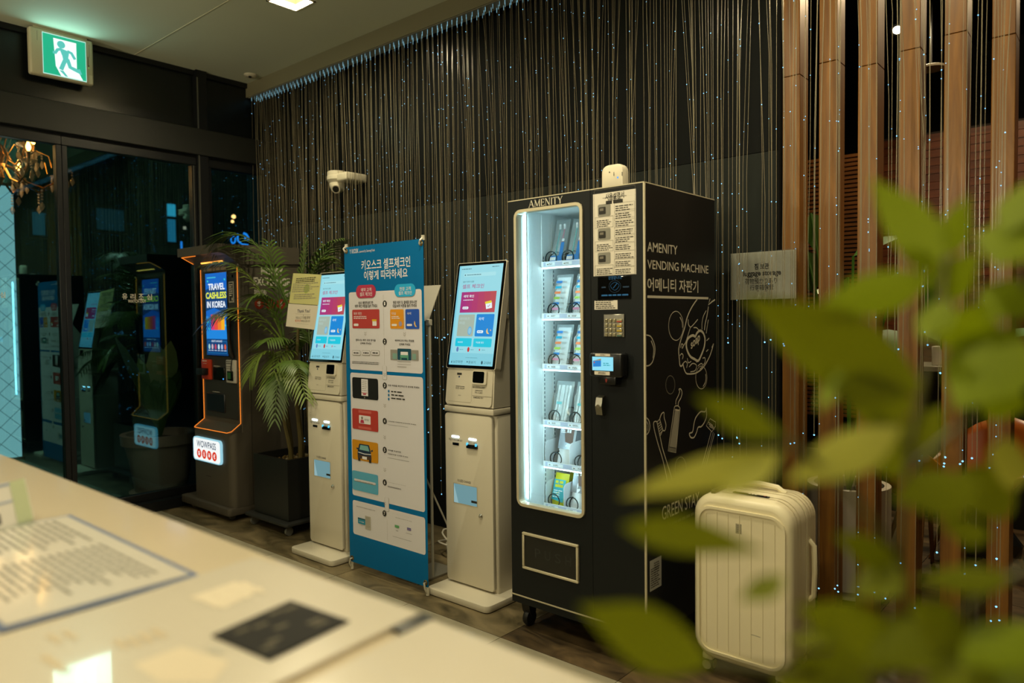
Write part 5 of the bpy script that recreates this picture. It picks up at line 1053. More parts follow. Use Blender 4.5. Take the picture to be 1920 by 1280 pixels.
# stand: four arms ending in hooks, cross hub, two rear legs
POLE = M('stand_white', 'c4bfae', .4)
hub = Vector(((bxl + bxr) / 2, BY + .06, .93)); h_ = MB().rbox(tuple(hub - Vector((.03, .015, .04))), tuple(hub + Vector((.03, .015, .04))), POLE, .006, 2).build('hub', bn)
for i, (x, z) in enumerate(((bxl + .012, bzt + .004), (bxr - .006, bzt + .004), (bxl + .014, .012), (bxr - .010, .012))):
    e_ = Vector((x, BY + .005, z)); MB().tube([hub, e_], .0045, POLE, 6).build('arm', bn)
    c = MB().tube([e_ + Vector((0, .002, -.010 if z > 1 else .03)), e_ + Vector((0, 0, .014 if z > 1 else -.010))], .009, POLE, 8).build('arm_end', bn)
    gz = bzt - .022 if z > 1 else bzb + .022; gx = x + (.008 if i % 2 == 0 else -.008)
    MB().tube([(gx + .011 * math.cos(a * PI / 6), BY - .002, gz + .011 * math.sin(a * PI / 6)) for a in range(12)], .003, M('grommet_brass', '9c7a3c', .3, .9), 5, True).build('grommet', bn)
    MB().tube([e_ + Vector((0, -.004, 0)), (x, BY - .014, (z + gz) / 2), (gx, BY - .012, gz), (gx, BY + .003, gz - .003)], .005, POLE, 6).build('hook', bn)
for x, y in ((-2.80, 2.83), (-3.18, 2.83)):
    lg = MB().tube([hub, (x, y, .05)], .005, POLE, 6).build('rear_leg', bn); MB().tube([(x + (x - hub.x) * -.04, y - .02, .09), (x, y, .004)], .008, POLE, 8).build('rubber_foot', lg)

# sign stand with a tilted sheet, half hidden behind the banner
sb = hit(812, 1084, (0, 0, 0), Vector((0, 0, 1))); st = thing('sign_stand', 'thin metal sign stand with a tilted white sheet behind the blue banner', 'sign stand', (sb.x, sb.y, 0))
MB().rbox((sb.x - .17, sb.y - .12, .001), (sb.x + .012, sb.y + .17, .010), M('stand_plate', 'a09c8e', .35, .6), .01, 2, axes='z').build('base_plate', st)
tp = hit(805, 600, (0, sb.y, 0), Vector((0, 1, 0))); MB().tube([(sb.x, sb.y, .009), tp], .0075, POLE, 8).build('pole', st)
a, b = hit(826, 534, (0, sb.y + .06, 0), Vector((0, 1, 0))), hit(803, 601, (0, sb.y - .01, 0), Vector((0, 1, 0)))
U_ = Vector((1, 0, 0)); vs = [a, b, b - U_ * .21, a - U_ * .21]; nn = (vs[1] - vs[0]).cross(vs[2] - vs[0]).normalized() * .004
MB().add(vs + [v + nn for v in vs], [(0, 1, 2, 3), (7, 6, 5, 4), (0, 4, 5, 1), (1, 5, 6, 2), (2, 6, 7, 3), (3, 7, 4, 0)], M('sheet_white', 'cbc5b6', .4)).build('sign_sheet', st)
MB().rbox((tp.x - .02, tp.y - .012, tp.z - .03), (tp.x + .012, tp.y + .012, tp.z + .005), POLE, .004, 1).build('clamp', st)

# tangle of cables and two adapters on the floor behind
q = []; rnd = random.Random(3); c0 = Vector((-2.93, 3.02, 0))
cb = thing('cable_tangle', 'tangled heap of pale and dark cables on the floor behind the banner', 'cables', c0)
for j in range(9):
    q = []; R0 = rnd.uniform(.07, .19); ph = rnd.uniform(0, 6)
    for i in range(36):
        a = i / 35 * 2 * PI * rnd.uniform(1.25, 1.3) + ph; q.append(c0 + Vector((R0 * 1.25 * math.cos(a) + .02 * math.sin(3 * a + j), R0 * .7 * math.sin(a), .012 + .012 * j + .012 * math.sin(2 * a + j))))
    MB().tube(q, .0055 if j % 3 else .004, WHITE_PLASTIC if j % 3 else RUBBER, 6).build('cable', cb)
for i, (x, y, z, lab) in enumerate(((-2.78, 2.97, .0, 'lower white adapter on the floor between sign stand and kiosk'), (-2.86, 3.08, .0, 'rear white adapter on the floor beside the cable tangle'))):
    tag(MB().rbox((x - .05, y - .03, z + .001), (x + .05, y + .03, z + .05), WHITE_PLASTIC, .01, 3).build('power_adapter'), lab, 'adapter')

# ================================================================== SUITCASE
SUIT = M('cream_shell', 'e6dcba', .38, bump=.04); SUITD = M('cream_shell_groove', '8f8868', .5)
sx0, sx1, sy0, sy1, sz0, sz1 = -1.312, -.925, 2.60, 2.875, .062, .708
su = thing('suitcase', 'cream hard-shell suitcase on wheels standing beside the black vending machine', 'suitcase', ((sx0 + sx1) / 2, (sy0 + sy1) / 2, 0))
def shell(y0, y1, r, ins, rd, front=True):
    """rounded-rectangle shell between y0 and y1, closing toward the outer face with a soft edge"""
    mb = MB(); prof = []
    P_ = Panel((0, 0, 0), (1, 0, 0), (0, 0, 1)); rings = []
    for k in range(5):
        a = k / 4 * PI / 2; rings.append((ins + rd * (1 - math.sin(a)) , rd * (1 - math.cos(a))))
    ys = [(y0 + d if front else y1 - d, o) for o, d in [(rd - rd * math.sin(k / 5 * PI / 2), rd - rd * math.cos(k / 5 * PI / 2)) for k in range(6)]]
    ys = []
    for k in range(6):
        a = k / 5 * PI / 2; off = rd * (1 - math.sin(a)); d = rd * (1 - math.cos(a)); ys.append((d, off))
    seq = [((y0 + d) if front else (y1 - d), off) for d, off in ys] + [((y1 if front else y0), 0)]
    vs = []; n = None
    for yy, off in seq:
        c = P_._rr(sx0 + ins + off, sz0 + ins + off, sx1 - ins - off, sz1 - ins - off, max(r - off, .005), 7); n = len(c); vs += [(a, yy, b) for a, b in c]
    fs = [list(range(n))] + [(i * n + j, i * n + (j + 1) % n, (i + 1) * n + (j + 1) % n, (i + 1) * n + j) for i in range(len(seq) - 1) for j in range(n)] + [list(range((len(seq) - 1) * n, len(seq) * n))]
    mb.add(vs, fs, SUIT, True); return mb
ym = sy0 + .150
shell(sy0, ym - .006, .085, .0, .028).build('front_shell', su)
shell(ym + .006, sy1, .085, .0, .028, False).build('rear_shell', su)
MB().add(*(lambda c: ([(a, y, b) for y in (ym - .007, ym + .007) for a, b in c], [(j, (j + 1) % len(c), len(c) + (j + 1) % len(c), len(c) + j) for j in range(len(c))]))(Panel((0, 0, 0), (1, 0, 0), (0, 0, 1))._rr(sx0 + .004, sz0 + .004, sx1 - .004, sz1 - .004, .08, 7)), SUITD, True).build('zip_band', su)
# raised rim of the front pocket door and ribs
P_ = Panel((0, 0, 0), (1, 0, 0), (0, 0, 1))
ring(MB(), P_._rr(sx0 + .022, sz0 + .03, sx1 - .022, sz1 - .045, .058, 6), P_._rr(sx0 + .032, sz0 + .04, sx1 - .032, sz1 - .055, .05, 6), sy0 - .007, sy0 + .004, SUIT).build('pocket_rim', su)
for i in range(7):
    x = sx0 + .058 + i * .0445; MB().prism([(x - .004, sy0 + .002), (x, sy0 - .0022), (x + .004, sy0 + .002)], 'z', sz0 + .05 + (.012 if i in (0, 6) else 0), sz1 - .065 - (.012 if i in (0, 6) else 0), SUIT, True).build('rib', su)
for yy in (sy0 + .055, sy0 + .085, ym + .03, ym + .055, ym + .08):   # grooves round the side
    c = P_._rr(sx0 - .0018, sz0 - .0018, sx1 + .0018, sz1 + .0018, .086, 7); MB().add([(a, y, b) for y in (yy, yy + .008) for a, b in c], [(j, (j + 1) % len(c), len(c) + (j + 1) % len(c), len(c) + j) for j in range(len(c))], SUIT, True).build('side_rib', su)
mb = MB(); mb.rbox((-1.175, sy0 + .06, sz1 - .001), (-1.035, sy0 + .082, sz1 + .006), DARKGLASS, .004, 2); mb.rbox((-1.245, sy0 + .02, sz1 - .004), (-1.225, sy0 + .125, sz1 + .012), M('lock_metal', '6e6850', .3, .9), .004, 2); lk = mb.build('combination_lock', su)
lp = Panel((0, sy0 + .071, sz1 + .006), (1, 0, 0), (0, 1, 0)); lp.raw = True; mb = MB(); [lp.rect(mb, -1.115 + i * .012, .004, -1.107 + i * .012, -.004, PAPER, .8) for i in range(3)]; lp.disc(mb, -1.052, 0, .004, M('dot_red', 'a83020', .5), .8, 8); mb.build('lock_dials', lk)
mb = MB(); mb.tube([(-1.22, ym + .045, sz1 - .004), (-1.19, ym + .045, sz1 + .016), (-1.12, ym + .045, sz1 + .021), (-1.05, ym + .045, sz1 + .016), (-1.02, ym + .045, sz1 - .004)], .011, SUIT, 8); mb.build('top_handle', su)
mb = MB(); mb.tube([(sx1 - .002, ym + .035, .545), (sx1 + .016, ym + .035, .525), (sx1 + .019, ym + .035, .43), (sx1 + .016, ym + .035, .335), (sx1 - .002, ym + .035, .315)], .010, SUIT, 8); mb.build('side_handle', su)
pp = Panel((0, sy0, 0), (1, 0, 0), (0, 0, 1)); pp.raw = True
mb = MB(); pp.rect(mb, -1.135, .612, -1.112, .575, M('smudge_tag', '9c957a', .6), 1); pp.bars(mb, -1.13, .608, -1.117, .58, 4, GREYINK, 2); mb.build('sticker', su)
mb = MB(); pp.line(mb, [(-1.075, .205), (-1.055, .2045), (-1.04, .2035)], .0015, INK, 1); mb.build('scratch', su)
MB().rbox((sx0 - .006, ym - .03, .17), (sx0 + .002, ym + .005, .21), SUIT, .002, 1).build('side_foot', su)
for i, (x, y) in enumerate(((sx0 + .05, sy0 + .045), (sx1 - .05, sy0 + .045), (sx0 + .05, sy1 - .045), (sx1 - .05, sy1 - .045))):
    c = MB().rbox((x - .022, y - .022, .045), (x + .022, y + .022, .075), SUIT, .008, 2).build('wheel_housing', su)
    w_ = MB()
    for dx in (-.013, .013): w_.lathe([(.008, -.008), (.024, -.0075), (.027, -.004), (.027, .004), (.024, .0075), (.008, .008)], (x + dx, y, .027), RUBBER, 18, 'x')
    w_ = w_.build('wheel', c)
    MB().lathe([(.018, .0215), (.018, .0225)], (x, y, .027), M('wheel_cap', '9a9478', .5), 14, 'x').build('hub_cap', c)
    MB().lathe([(.018, -.0008), (.018, 0)], (x, y - .0275, .027), M('wheel_cap', '9a9478', .5), 14, 'y').build('hub_cap', c)

# ================================================================== WOODEN POSTS and what hangs before them
POSTW = wood_mat('post_wood', '5e3a10', '8c5e20', (6, 6, .6), .38, 5)
POSTS = [-1.238, -1.078, -.917, -.757, -.596, -.437, -.276, -.115]
on = ['nearest to the dark wall', 'second from the dark wall', 'third from the dark wall', 'fourth from the dark wall', 'fifth from the dark wall', 'sixth from the dark wall', 'seventh from the dark wall', 'farthest from the dark wall']
for i, x in enumerate(POSTS):
    zj = 2.47 + .03 * math.sin(i * 2.1); t = thing('wooden_post', 'square brown wooden post behind the light strands, %s' % on[i], 'post', (x + .038, 3.405, 0), 'wooden posts of the lounge screen')
    MB().rbox((x, 3.35, 0), (x + .076, 3.46, zj - .001), POSTW, .002, 1).build('lower_length', t)
    MB().rbox((x, 3.35, zj + .001), (x + .076, 3.46, 3.9), POSTW, .002, 1).build('upper_length', t)
    if i % 2 == 0: MB().rbox((x - .004, 3.34, 3.19), (x + .08, 3.35, 3.2), STEEL, .001, 1).build('bracket', t)
# sign sleeve
sg = thing('luggage_sign', 'clear sleeve with a white luggage storage notice behind the strands', 'sign', (-1.305, 3.30, 1.466))
mb = MB().box((-1.463, 3.290, 1.462), (-1.148, 3.296, 1.690), ACRYL); mb.build('clear_sleeve', sg)
mb = MB().box((-1.461, 3.296, 1.466), (-1.157, 3.299, 1.684), M('sign_sheet', 'e8e2d6', .6)); GP = Panel((0, 3.296, 0), (1, 0, 0), (0, 0, 1))
GP.txt(mb, '짐 보관', 1414.5, 494, 1442, 504, INK, 1, .03); GP.txt(mb, 'luggage storage', 1394, 508, 1464.5, 518, INK, 1, .03); GP.txt(mb, '荷物預かりあり', 1397, 522, 1457, 531, INK, 1, .01); GP.txt(mb, '行李箱保管', 1406, 534, 1450.5, 543, INK, 1, .01)
FAINT = M('faint_outline', 'a59e90', .6); GP.curve(mb, [(1423, 494), (1436, 493), (1438, 506), (1439, 538), (1424, 540), (1422, 506)], .0012, FAINT, .5, True); GP.disc(mb, 1421, 545, .006, FAINT, .5, 10); GP.disc(mb, 1436, 545, .006, FAINT, .5, 10); mb.build('notice_sheet', sg)
for x in (-1.44, -1.30): MB().tube([(x, 3.30, 1.67), (x, 3.337, 1.67)], .004, STEEL, 6).build('standoff', sg)

# security camera on the dark wall
DOMW = M('camera_white', 'c9c2ac', .4)
dm = thing('security_camera', 'white dome security camera on the dark wall above the banner', 'security camera', (-4.33, 3.335, 2.40))
c = Vector((-4.405, 3.205, 2.385))
MB().rbox((-4.36, 3.16, 2.375), (-4.235, 3.345, 2.435), DOMW, .014, 3).build('wall_bracket', dm)
MB().lathe([(.066, .072), (.071, .068), (.071, .040), (.075, .036), (.075, .012), (.064, 0), (.058, -.012)], c, DOMW, 24).build('base', dm)
b = MB().lathe([(.056, .0), (.059, -.012), (.056, -.036), (.045, -.060), (.026, -.075), (.001, -.080)], c, DOMW, 22).build('ball', dm)
ax = (EYE + Vector((-1.6, 0, -1.4)) - c).normalized(); lc = c + Vector((0, 0, -.030)) + ax * .046
MB().tube([lc - ax * .02, lc + ax * .016], [.031, .031], DOMW, 18).build('lens_barrel', b); MB().tube([lc + ax * .0162, lc + ax * .018], .024, DARKGLASS, 18).build('lens', b)
for i, (px, py, lab) in enumerate(((470, 140, 'small white ceiling sensor beside the curtain fascia above the glass corner'),)):
    p = hit(px, py, (0, 0, ZC), Vector((0, 0, 1))); t = thing('ceiling_sensor', lab, 'sensor', p)
    MB().lathe([(.050, 0), (.050, -.008), (.042, -.016), (.02, -.02)], p, DOMW, 18).build('base', t); MB().ball(p + Vector((.012, -.012, -.018)), .014, DARKGLASS, 10).build('lens', t)

# ---- light strand curtain: header rail with rows of ports, hundreds of optical strands, points of light
cu = thing('strand_curtain', 'curtain of hanging optical strands with tiny blue lights before the dark wall', 'curtain', (-1.8, 3.19, 3.2))
MB().box((XG + .02, 3.15, 3.196), (2.1, 3.236, 3.25), M('rail_grey', '7e7a68', .4)).build('header_rail', cu)
STR = M('optical_strand', '958b72', .24, alpha=.66, trans=(.85, .85, .8), spec=.8)
SPK = M('blue_point', '7cc8ff', em=2.6); PORT = M('port_glow', '9fe0f4', em=.55)
mb = MB(); ms = MB(); mt = MB(); mp = MB(); rnd = random.Random(11)
def octa(m, p, r, mat): m.add([p + Vector(d) * r for d in ((1, 0, 0), (-1, 0, 0), (0, 1, 0), (0, -1, 0), (0, 0, 1), (0, 0, -1))], [(0, 2, 4), (2, 1, 4), (1, 3, 4), (3, 0, 4), (2, 0, 5), (1, 2, 5), (3, 1, 5), (0, 3, 5)], mat)
x = XG + .05; k = 0; gather = 0; gx = 0
while x < 1.6:
    y = (3.165, 3.195, 3.222)[k % 3]; k += 1
    # neighbours drift together into loose bunches on the way down
    if k % 6 == 0: gather = rnd.uniform(.2, .85); gx = x + rnd.uniform(-.02, .12)
    g = gather * rnd.uniform(.4, 1.1) if abs(gx - x) < .2 else 0
    zb = rnd.choice([1.265, 1.265, .82, .82, .46, .24, .24]) + rnd.gauss(0, .014); zb += .0 if rnd.random() < .8 else rnd.uniform(-.1, .25)
    zg = rnd.uniform(1.9, 2.6); xb = x + (gx - x) * g + rnd.gauss(0, .006)
    pts = []
    for z in (3.2, 2.9, zg, 1.7 if zb < 1.5 else zb + .1, zb):
        t = min(1, (3.2 - z) / (3.2 - zg)); t = t * t * (3 - 2 * t); pts.append(Vector((x + (xb - x) * t + (rnd.gauss(0, .0015) if z < 3 else 0), y + rnd.gauss(0, .003), z)))
    if pts[3].z <= zb: pts.pop(3)
    r = .0011 if rnd.random() < .75 else .0019
    mb.tube(pts, r, STR, 4, cap=False)
    octa(mt, pts[-1], .0042, SPK)
    for j in range(rnd.choice([3, 4, 4, 5])):
        z = rnd.uniform(zb, 3.15); a = [i for i in range(len(pts) - 1) if pts[i].z >= z >= pts[i + 1].z]
        if a: q = pts[a[0]].lerp(pts[a[0] + 1], (pts[a[0]].z - z) / max(pts[a[0]].z - pts[a[0] + 1].z, 1e-6)); octa(ms, q + Vector((0, -.003, 0)), rnd.choice([.0016, .0020, .0026]), SPK)
    mp.tube([Vector((x, y, 3.197)), Vector((x, y, 3.170))], .0017, PORT, 4)
    x += .0155 * rnd.uniform(.6, 1.4)
for m, n in ((mb, 'strands'), (mt, 'light_tips'), (ms, 'light_points'), (mp, 'lit_ports')): o = m.build(n, cu); o['kind'] = 'stuff'

# ================================================================== LOUNGE behind the posts
SLAT = wood_mat('slat_wood', '6e4420', '94602c', (2, 8, 8), .5); BRD = wood_mat('red_board', '421e0c', '683412', (.4, 8, 8), .42)
t = thing('slat_screen', 'open screen of thin reddish horizontal slats deep behind the posts', 'screen', (-1.65, 5.0, 0))
for x in (-2.5, -1.9, -1.33): MB().box((x, 5.012, 0), (x + .04, 5.05, 2.42), M('slat_upright', '20140c', .6)).build('upright', t)
z = .72
while z < 2.4: MB().box((-2.5, 4.99, z), (-1.29, 5.012, z + .017), SLAT).build('slat', t); z += .0275
wd = setting('wall_lounge_boards', (.2, 6.05, 0)); z = .9
MB().box((-1.5, 6.03, 0), (2.5, 6.10, 2.70), M('board_backing', '180c06', .8)).build('backing', wd)
while z < 2.68: MB().box((-1.5, 6.0, z), (2.5, 6.03, z + .054), BRD).build('board', wd); z += .0575
# track spotlight in view
p = hit(1683, 56, (0, 5.7, 0), Vector((0, 1, 0))); t = thing('spotlight', 'lit white spotlight under the dark lounge ceiling between two posts', 'spotlight', (p.x, p.y, p.z))
dv = (Vector((-1.0, 3.6, .6)) - p).normalized(); MB().tube([p - dv * .12, p], [.035, .05], M('spot_body', '1a1a18', .4), 16).build('housing', t); MB().tube([p + dv * .0005, p + dv * .003], .03, M('spot_glow', 'fff0d0', em=25), 16).build('lens', t)
MB().tube([p - dv * .06, (p.x, p.y + .03, 3.9)], .008, M('spot_body', '1a1a18', .4), 6).build('stem', t)
p = hit(1746, 130, (0, 5.4, 0), Vector((0, 1, 0))); t = thing('ceiling_speaker', 'small pale round ceiling fitting behind the fourth gap of the posts', 'fitting', p); MB().lathe([(.085, 0), (.085, .012), (.07, .02)], p, M('pale_fitting', '6a6250', .6), 18).build('disc', t); MB().tube([p, (p.x, p.y, 3.9)], .006, FR, 5).build('rod', t)
# tall white planter with a big-leaved plant
def leaf(par, base, d, up, ln, wd, mat, bend=.35, name='leaf', fold=.12, n=7):
    """one broad leaf: midrib plus two halves, bent and slightly folded"""
    base = Vector(base); d = Vector(d).normalized(); up = Vector(up); up = (up - d * up.dot(d)).normalized(); sd = d.cross(up); vs = []
    for i in range(n + 1):
        t = i / n; c = base + d * (ln * t) - up * (bend * ln * t * t * .5) ; w_ = wd * .5 * (math.sin(PI * (t ** .8)) ** .85 if 0 < t < 1 else .002)
        vs += [c - sd * w_ + up * (fold * w_), c, c + sd * w_ + up * (fold * w_)]
    fs = []
    for i in range(n): fs += [(3 * i, 3 * i + 1, 3 * i + 4, 3 * i + 3), (3 * i + 1, 3 * i + 2, 3 * i + 5, 3 * i + 4)]
    return MB().add(vs, fs, mat, True).build(name, par)
WPOT = M('planter_white', 'b8b2a0', .45); BIGL = M('broad_leaf', '3f6a22', .4, noise=.2, nscale=12); BIGL2 = M('broad_leaf_pale', '7f9a50', .42)
def pot_plant(label, x, y, r, h, leaves, seed):
    t = thing('white_planter', label, 'planter', (x, y, 0)); c = Vector((x, y, 0))
    MB().lathe([(r * .96, .03), (r * .96, .07), (r, .07), (r, h), (r - .012, h + .004), (r - .03, h), (r - .03, h - .06)], c, WPOT, 32).build('pot', t); MB().lathe([(r * .9, 0), (r * .9, .035)], c, RUBBER, 24).build('foot', t)
    MB().lathe([(r - .032, h - .07), (r - .032, h - .05), (.02, h - .04)], c, M('soil', '1a130c', .95), 24).build('soil', t)
    rd = random.Random(seed)
    for i in range(5): MB().ball((x + rd.uniform(-.1, .1), y + rd.uniform(-.1, .1), h - .035), rd.uniform(.02, .035), M('pebble', '8a7f6a', .7), 10).build('pebble', t)
    for bx, by, bz, dx, dy, dz, ln, wd, mt in leaves:
        p = Vector((bx, by, bz)); MB().tube([(x, y, h - .05), Vector((x, y, h)).lerp(p, .5) + Vector((0, 0, .12)), p], .007, BIGL, 6).build('stem', t)
        leaf(t, p, (dx, dy, dz), (0, -.4, 1), ln, wd, mt)
    return t
lf = []
rd = random.Random(5)
for px, py, dx, dz, ln, wd, mt in ((1512, 470, .15, -.9, .22, .17, BIGL), (1520, 400, .3, -.8, .24, .16, BIGL), (1600, 480, .5, .3, .24, .16, BIGL), (1590, 520, -.2, -.7, .2, .14, BIGL2), (1525, 545, .6, -.1, .14, .09, BIGL2), (1670, 560, .3, .5, .26, .18, BIGL2), (1640, 620, .6, -.3, .24, .16, BIGL), (1730, 600, .1, .6, .26, .17, BIGL)):
    p = hit(px, py, (0, 3.95, 0), Vector((0, 1, 0))); lf.append((p.x, p.y, p.z, dx, rd.uniform(-.4, .2), dz, ln, wd, mt))
pot_plant('tall white round planter with broad leaves behind the second and third posts', -1.075, 3.80, .19, .555, lf, 1)
lf = []
for px, py, dx, dz, ln, wd, mt in ((1760, 640, -.2, .6, .3, .16, BIGL2), (1770, 660, .4, -.6, .34, .16, BIGL), (1840, 690, -.2, -.8, .34, .18, BIGL), (1850, 640, .5, .2, .3, .16, BIGL), (1790, 700, .1, -.9, .3, .14, BIGL)):
    p = hit(px, py, (0, 4.9, 0), Vector((0, 1, 0))); lf.append((p.x, p.y, p.z, dx, rd.uniform(-.3, .3), dz, ln, wd, mt))
pot_plant('white planter with dark drooping leaves beside the orange chairs', -.72, 5.15, .16, .5, lf, 2)
# orange shell chairs
OR = M('orange_shell', '9a5016', .35)
def chair(label, x, y, rz):
    t = thing('shell_chair', label, 'chair', (x, y, 0), 'orange shell chairs in the lounge'); t.rotation_euler = (0, 0, 0)
    R_ = Matrix.Rotation(rz, 3, 'Z'); vs = []; nu, nv = 12, 6; outer = []
    for j in range(nv + 1):
        for i in range(nu + 1):
            a = -PI * .12 + (PI * 1.24) * i / nu; f = j / nv; rr__ = .16 + .11 * f ** .7; back = max(0, math.sin(a)) ; z = .43 + f * (.10 + .27 * back)
            vs.append(R_ @ Vector((rr__ * math.cos(a), rr__ * math.sin(a) * 1.05, 0)) + Vector((x, y, z)))
    fs = [(j * (nu + 1) + i, j * (nu + 1) + i + 1, (j + 1) * (nu + 1) + i + 1, (j + 1) * (nu + 1) + i) for j in range(nv) for i in range(nu)]
    o = MB().add(vs, fs, OR, True).build('backrest', t); m = o.modifiers.new('thickness', 'SOLIDIFY'); m.thickness = .014
    MB().lathe([(.05, .415), (.16, .42), (.175, .435), (.15, .445), (.02, .435)], (x, y, 0), OR, 20).build('seat', t)
    for a in range(4): d = R_ @ Vector((math.cos(PI / 4 + a * PI / 2), math.sin(PI / 4 + a * PI / 2), 0)); MB().tube([Vector((x, y, .42)) + d * .1, Vector((x, y, 0.002)) + d * .22], [.014, .010], M('chair_leg', '8a6236', .5), 8).build('leg', t)
p = hit(1832, 790, (0, 4.7, 0), Vector((0, 1, 0))); chair('orange shell chair behind the gap between fifth and sixth posts', p.x, 4.7, -.5)
p = hit(1745, 850, (0, 4.45, 0), Vector((0, 1, 0))); chair('orange shell chair behind the gap between fourth and fifth posts', p.x, 4.35, 2.4)
# low side table and counter with a white top, deep in the lounge
p = hit(1755, 690, (0, 5.6, 0), Vector((0, 1, 0))); t = thing('lounge_table', 'dark bar table with a pale top at the far side of the lounge', 'table', (p.x + .5, 5.75, 0))
MB().rbox((p.x - .5, 5.5, p.z - .02), (p.x + 1.9, 5.95, p.z + .02), M('table_top', '8a8678', .4), .005, 1).build('table_top', t); MB().box((p.x - .45, 5.6, 0), (p.x + 1.85, 5.9, p.z - .02), M('bar_front', '131512', .6)).build('front_panel', t)
bx_ = MB().rbox((p.x - .02, 5.56, p.z + .0205), (p.x + .12, 5.68, p.z + .15), M('box_white', 'c8c2b4', .5), .004, 1); tag(bx_.build('white_box'), 'small white box standing on the pale bar table in the lounge', 'box')
# pedal bin with a black bag
t = thing('waste_bin', 'steel waste bin with a black bag folded over its rim behind the posts', 'bin', (-.52, 3.70, 0)); c = Vector((-.515, 3.70, 0))
MB().lathe([(.078, .002), (.080, .02), (.080, .58), (.074, .585)], c, STEEL, 24).build('body', t); mb = MB().lathe([(.084, .585), (.086, .60), (.080, .64), (.05, .66), (.001, .665)], c, STEEL, 24); mb.build('lid', t)
rd = random.Random(9); vs = []; n = 26
for j, (r_, z) in enumerate(((.083, .58), (.10, .55), (.115, .48), (.125, .41), (.118, .36), (.10, .345), (.083, .36))): vs += [c + Vector(((r_ + rd.uniform(-.012, .012)) * math.cos(2 * PI * i / n) * (1 + .25 * (j in (3, 4)) * (math.cos(2 * PI * i / n) > .6)), (r_ + rd.uniform(-.012, .012)) * math.sin(2 * PI * i / n), z + rd.uniform(-.012, .012))) for i in range(n)]
MB().add(vs, [(j * n + i, j * n + (i + 1) % n, (j + 1) * n + (i + 1) % n, (j + 1) * n + i) for j in range(6) for i in range(n)], M('bin_bag', '15181a', .25), True).build('bag', t)

# ================================================================== EXIT SIGN
EX = thing('exit_sign', 'lit green running-man exit sign under the ceiling at the glass front', 'sign', (-5.4, 1.72, 3.02))
XE = -5.40; EP = Panel((XE, 0, 0), (0, 1, 0), (0, 0, 1)); EB = M('sign_housing', 'c0b99c', .4)
c = [EP.uv(*p) for p in ((52, 48), (176, 76), (179, 160), (55, 137))]; y0 = min(c[0][0], c[3][0]) + .006; y1 = max(c[1][0], c[2][0]) - .006; zt = min((c[0][1] + c[1][1]) / 2, ZC - .004); zb = (c[2][1] + c[3][1]) / 2
MB().rbox((XE - .055, y0, zb), (XE, y1, zt), EB, .015, 3).build('housing', EX)
MB().rbox((XE - .04, y0 + .03, zt - .002), (XE - .015, y1 - .03, ZC), EB, .004, 1).build('mount', EX)
G = M('exit_green', '1fb487', em=1.0); GW = M('exit_white', 'e4f6f0', em=1.25); GF = M('exit_figure', '5cc8bc', em=1.0); RIMW = M('exit_rim', 'b8f0e0', em=1.0)
H = lambda a, b: (y0 + (y1 - y0) * a, zb + (zt - zb) * b)
EP.raw = True; mb = MB()
EP.rect(mb, *H(.19, .935), *H(.875, .045), RIMW, 1); EP.rect(mb, *H(.20, .915), *H(.865, .065), G, 2)
fx = lambda a, b: H(.20 + .665 * a, .065 + .85 * b)
EP.poly(mb, [fx(*p) for p in ((.24, .93), (.78, .93), (.78, .26), (.92, .0), (.4, .0), (.28, .23))], GW, 3)
EP.poly(mb, [fx(*p) for p in ((.86, .0), (.92, 0), (.78, .26), (.78, .12))], GW, 3)
cc_ = fx(.42, .80); EP.disc(mb, cc_[0], cc_[1], .024, GF, 4, 18)
def limb(pts, w_): EP.line(mb, [fx(*p) for p in pts], w_, GF, 4)
EP.poly(mb, [fx(*p) for p in ((.40, .71), (.58, .67), (.60, .62), (.58, .50), (.60, .44), (.46, .40), (.44, .52), (.40, .62))], GF, 4)
limb([(.42, .69), (.33, .65), (.28, .56), (.22, .565)], .018); limb([(.56, .67), (.66, .64), (.74, .50)], .018); limb([(.52, .46), (.46, .32), (.40, .16)], .025); limb([(.56, .46), (.62, .27), (.78, .22), (.85, .20)], .024); limb([(.83, .27), (.88, .14)], .012)
EP.poly(mb, [fx(*p) for p in ((.36, .14), (.46, .14), (.56, .01), (.50, .01))], GF, 4)
mb.build('lit_face', EX)
mb = MB(); EP.rect(mb, *H(.915, .22), *H(.97, .0 + .03), M('sign_cap', 'd0c9ae', .4), 1); EP.rect(mb, *H(.90, .62), *H(.91, .40), INK, 1); EP.disc(mb, *H(.912, .42), .004, INK, 2, 8); EP.disc(mb, *H(.914, .37), .0025, M('sign_led', '60e040', em=1.5), 2, 8); EP.rect(mb, *H(.115, .93), *H(.12, .72), GREYINK, 1); EP.rect(mb, *H(.925, .9), *H(.93, .6), GREYINK, 1); mb.build('side_cover', EX)
el = bpy.data.lights.new('exit_sign_glow', 'AREA'); el.shape = 'RECTANGLE'; el.size = .36; el.size_y = .27; el.energy = 1.1; el.color = (.45, 1, .88)
eo = bpy.data.objects.new('exit_sign_glow', el); COL.objects.link(eo); eo.location = (XE + .012, (y0 + y1) / 2, (zb + zt) / 2); eo.rotation_euler = (PI / 2, 0, -PI / 2)

# ================================================================== FRONT DESK and the things on it
DT = M('desk_top', 'cdbfa6', .22, noise=.03, nscale=4, coat=.3)
dk = thing('front_desk', 'long pale cream front desk across the lower left of the picture', 'desk', (-2.0, .1, 0))
MB().rbox((-5.0, -.30, 1.012), (1.6, .57, 1.05), DT, .004, 2).build('desk_top', dk)
MB().box((-4.9, -.22, 0), (1.5, .50, 1.012), M('desk_front', 'a89c80', .5)).build('desk_body', dk)
zt_ = 1.0505
DP_ = Panel((0, 0, 1.0545), (1, 0, 0), (0, 1, 0)); DP_.raw = True
